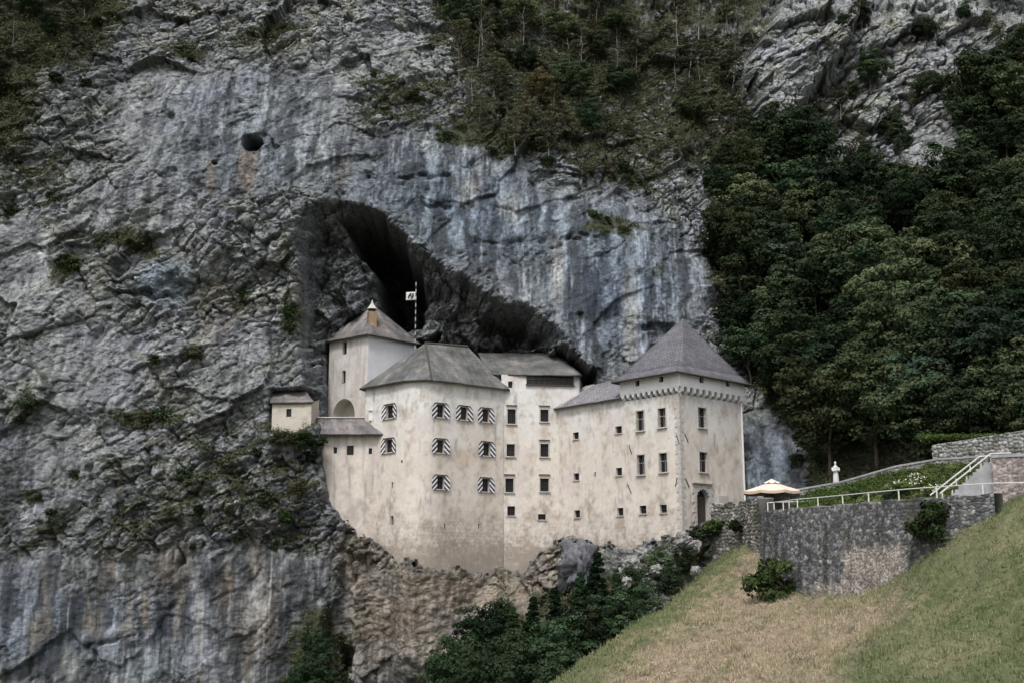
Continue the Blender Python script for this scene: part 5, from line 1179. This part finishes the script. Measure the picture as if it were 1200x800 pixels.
boulder(676, 662, 121.5, 1.7, 1.5, 2.5, 3, 'tall bluish grey rock pillar under the foot of the castle wing', col=(.12, .122, .135))
for (x, y, Y, s_, sd_) in [(740, 662, 112, .9, 4), (752, 650, 113, .7, 5), (768, 668, 109, .6, 6), (815, 668, 107.5, .45, 7), (735, 682, 108, .55, 8), (800, 632, 115, .8, 9), (816, 640, 114, .6, 10)]:
    boulder(x, y, Y, s_ * .85, s_ * .8, s_ * .9, sd_, 'pale angular boulder among the bushes below the castle tower', 'pale boulders below the tower', (.22, .215, .205))

# shrubs: crown and stems, rooted on rock ledges or on walls
SHR = [(crown_mesh('foliage', 500 + s, 30, 60, 1.0, .75, .7, .10, M[['leaf_bush', 'leaf_scrub', 'leaf_dark'][s % 3]], .34), trunk_mesh('stem', 500 + s, 1.0, .05, M['bark'], nb=4, rad=.6)) for s in range(6)]
def shrub(loc, s, label, group=None, v=None, sz=1.0):
    f_, t = SHR[v] if v is not None else random.choice(SHR); root = empty('shrub', tuple(loc), label, 'shrub', group); root.scale = (s, s, s * sz); root.rotation_euler = (0, 0, random.random() * 6.28)
    link(bpy.data.objects.new('stem', t), root); link(bpy.data.objects.new('foliage', f_), root); return root
SH = [(135, 278), (152, 284), (120, 290), (75, 310), (90, 318), (340, 370), (342, 385), (285, 345), (298, 352), (222, 72), (152, 488), (172, 492), (190, 486), (35, 475), (20, 490), (710, 262), (728, 270), (695, 256), (600, 178), (625, 174), (575, 182), (765, 318), (470, 100), (485, 115), (455, 118), (440, 90), (540, 150), (520, 165), (310, 42), (330, 36), (225, 420), (180, 425), (60, 600), (40, 585), (90, 560), (680, 368), (730, 200), (750, 215), (690, 205), (810, 205), (640, 195),
      (230, 600), (250, 575), (270, 600), (290, 560), (310, 590), (330, 545), (345, 520), (300, 530), (260, 545), (240, 530), (215, 560), (360, 540), (350, 575), (335, 610), (280, 630), (200, 600), (370, 520), (320, 640), (225, 640), (20, 190), (45, 140), (65, 95), (10, 250), (60, 230), (100, 100), (880, 450), (905, 470), (925, 485), (945, 520), (935, 545)]
for (x, y) in SH:
    reg = 'on the left cliff face' if x < 400 else ('on the cliff above the castle' if x < 840 else 'on the rock behind the parasol')
    if 195 < x < 385 and y > 500: reg = 'on the rock spur left of the castle wall'
    shrub(rock_at(x, y) + Vector((0, -.1, -.3)), rz.uniform(.45, 1.1), 'small dark shrub rooted ' + reg, 'shrubs ' + reg)
shrub(rock_at(358, 510) + Vector((0, -1.2, -1.3)), 1.15, 'round dark green bush between the tiny house and the castle', v=0)
shrub(rock_at(330, 512) + Vector((0, -.8, -1.0)), 1.1, 'brownish bush just below the tiny house', v=1)
b1 = P(908, 722, 98.5); shrub((b1[0], b1[1], groundZ(b1[0], b1[1]) - .5), 2.05, 'big round dark bush at the foot of the retaining wall, on the grass', v=0, sz=1.25)
s_, z_ = bp.hit(1098, 620); c_ = bp.at(s_) + bp.nrm(s_) * .5; shrub((c_[0], c_[1], zat(1098, 632, c_[1])), 1.45, 'dark bush growing out of the face of the retaining wall', v=3, sz=1.25)
FR = crown_mesh('foliage', 601, 26, 60, 1.0, .8, .7, .09, M['leaf_fresh'], .3)
for (x, y, Y, s, lb) in [(836, 614, 116.4, .9, 'bright yellow-green bush beside the tower door'), (862, 612, 113.4, .8, 'green creeper clump on the low mossy wall'), (822, 622, 117, 1.0, None)]:
    p_ = P(x, y, Y); root = shrub(p_ - [0, 0, .8], s, lb or 'dark bush under the tower door', v=2)
    if lb and x == 836: root.children[1].data = FR
for (x, y, s) in [(1000, 563, .5), (1075, 558, .6), (1090, 566, .5), (1040, 560, .5), (1110, 553, .7), (1058, 552, .6)]:
    p_ = P(x, y + 6, 98); shrub((p_[0], 98, 6.0), s, 'green border plant in the flower bed behind the railing', 'plants in the flower bed')
# flowering plants
fm = crown_mesh('blossom', 700, 10, 12, .6, .35, .55, .055, M['petal'], .3)
for (x, y, Y) in [(1078, 560, 98.5), (1062, 563, 98), (1090, 569, 96), (1102, 569, 96), (1050, 566, 98), (1070, 556, 99.5)]:
    p_ = P(x, y + 3, Y); root = empty('flowering_plant', tuple(p_ - [0, 0, .5]), 'white flowering plant in the bed between railing and ramp wall', 'plant', 'white flowers in the bed'); root.rotation_euler = (0, 0, rz.random() * 6)
    link(bpy.data.objects.new('blossom', fm), root); link(bpy.data.objects.new('leaves', FR), root); root.children[1].scale = (.6, .6, .5)

# ground cover on the cliff: tufts too many to count
def cover(name, P0, dirs, n_leaf, size, m, colf, rad=.35, up=.5):
    n = len(P0); P_ = np.repeat(P0, n_leaf, 0); Dn = np.repeat(dirs, n_leaf, 0); r = rng; jit = r.normal(size=P_.shape) * rad * np.array([1, .7, .55])
    sc = np.repeat(r.uniform(.5, 1.4, n), n_leaf)[:, None]; pos = P_ + jit * sc + Dn * .15
    V, Fc = leaves(pos, Dn * .6 + r.normal(size=P_.shape) * .6 + np.array([0, 0, up]), size * r.uniform(.6, 1.4, len(pos)), r)
    c = np.repeat(colf, n_leaf, 0) * r.uniform(.65, 1.35, (len(pos), 1)); return tag(mesh_np(name, V, Fc, m, col=np.repeat(c, 4, 0), attr='tone'), kind='stuff')
inframe = (PX > -60) & (PX < 1260) & (PY > -60) & (PY < 860) & (seat < -.6) & (cave < 0)
prob = (vden * (.30 + .7 * vg) * (.35 + ledge)) * inframe
fl = prob.ravel() / prob.sum(); idx = rng.choice(len(fl), 26000, p=fl); pts = V_all = np.stack([XX, Yf, ZZ], -1).reshape(-1, 3)[idx]
dr = np.tile([[0, -.8, .6]], (len(pts), 1)); hue = fbm(pts[:, 0] / 4, pts[:, 2] / 4, 3, 451)[:, None]; cc = np.array([[.048, .054, .029]]) * (1 + .5 * hue) + np.clip(hue - .2, 0, 1) * np.array([[.05, .02, .005]])
o = cover('cliff_growth', pts, dr, 16, .115, M['grass_blade'], cc); o['label'] = 'low scrub and grass tufts over the rock ledges'
# grass on the slope
n = 52000; gxr = rng.uniform(-5, 60, n); gyr = rng.uniform(50, 122, n); gzr = groundZv(gxr, gyr)
qx, qy = proj(gxr, gyr, gzr); ok = (qx < 1240) & (qy < 830) & (qx > 600) & (sdf(terr_poly, gxr, gyr) < -.2); gxr, gyr, gzr = gxr[ok], gyr[ok], gzr[ok]
ii = np.clip(np.searchsorted(gys, gyr), 0, len(gys) - 1), np.clip(np.searchsorted(gxs, gxr), 0, len(gxs) - 1); colg = GC[ii] * 1.0
m_ = len(gxr); nb_ = 4; bx = np.repeat(gxr, nb_) + rng.normal(size=m_ * nb_) * .12; by = np.repeat(gyr, nb_) + rng.normal(size=m_ * nb_) * .12; bz = np.repeat(gzr, nb_) - .03
hgt = rng.uniform(.08, .28, m_ * nb_) * np.repeat(1 + 1.6 * ss(.15, .45, fbm(gxr / 2, gyr / 2, 3, 461)), nb_); an = rng.uniform(0, np.pi, m_ * nb_); wd_ = .035; ln = rng.normal(size=(m_ * nb_, 2)) * .08
A0 = np.stack([bx - np.cos(an) * wd_, by - np.sin(an) * wd_, bz], -1); A1 = np.stack([bx + np.cos(an) * wd_, by + np.sin(an) * wd_, bz], -1); A2 = np.stack([bx + ln[:, 0], by + ln[:, 1], bz + hgt], -1)
Vg = np.stack([A0, A1, A2], 1).reshape(-1, 3); cg = np.repeat(np.repeat(colg, nb_, 0) * rng.uniform(.8, 1.35, (m_ * nb_, 1)), 3, 0)
o = tag(mesh_np('grass', Vg, np.arange(len(Vg)).reshape(-1, 3), M['grass_blade'], col=cg, attr='tone'), kind='stuff')
# grass on the banks above the walls
def bank_pts(n): 
    i = rng.integers(0, 39, n); j = rng.integers(0, 13, n); u, v = rng.random((n, 1)), rng.random((n, 1)); return rows[i, j] * (1 - u) * (1 - v) + rows[i + 1, j] * u * (1 - v) + rows[i, j + 1] * (1 - u) * v + rows[i + 1, j + 1] * u * v
bpn = bank_pts(1500); ups = [np.array([*(uw.at(s) + np.array([0, rng.uniform(.3, 3.5)])), 0]) for s in rng.uniform(0, uw.L[-1], 700)]
ups = np.array(ups); ups[:, 2] = [zat(1150, 512, 101) - .2 + .35 * (u_[1] - 100) * .3 for u_ in ups]
allp = np.vstack([bpn, ups]); cc = np.tile([[.10, .125, .04]], (len(allp), 1)) * rng.uniform(.6, 1.3, (len(allp), 1))
cover('bank_grass', allp, np.tile([[0, -.3, 1.]], (len(allp), 1)), 14, .085, M['grass_blade'], cc, rad=.22)
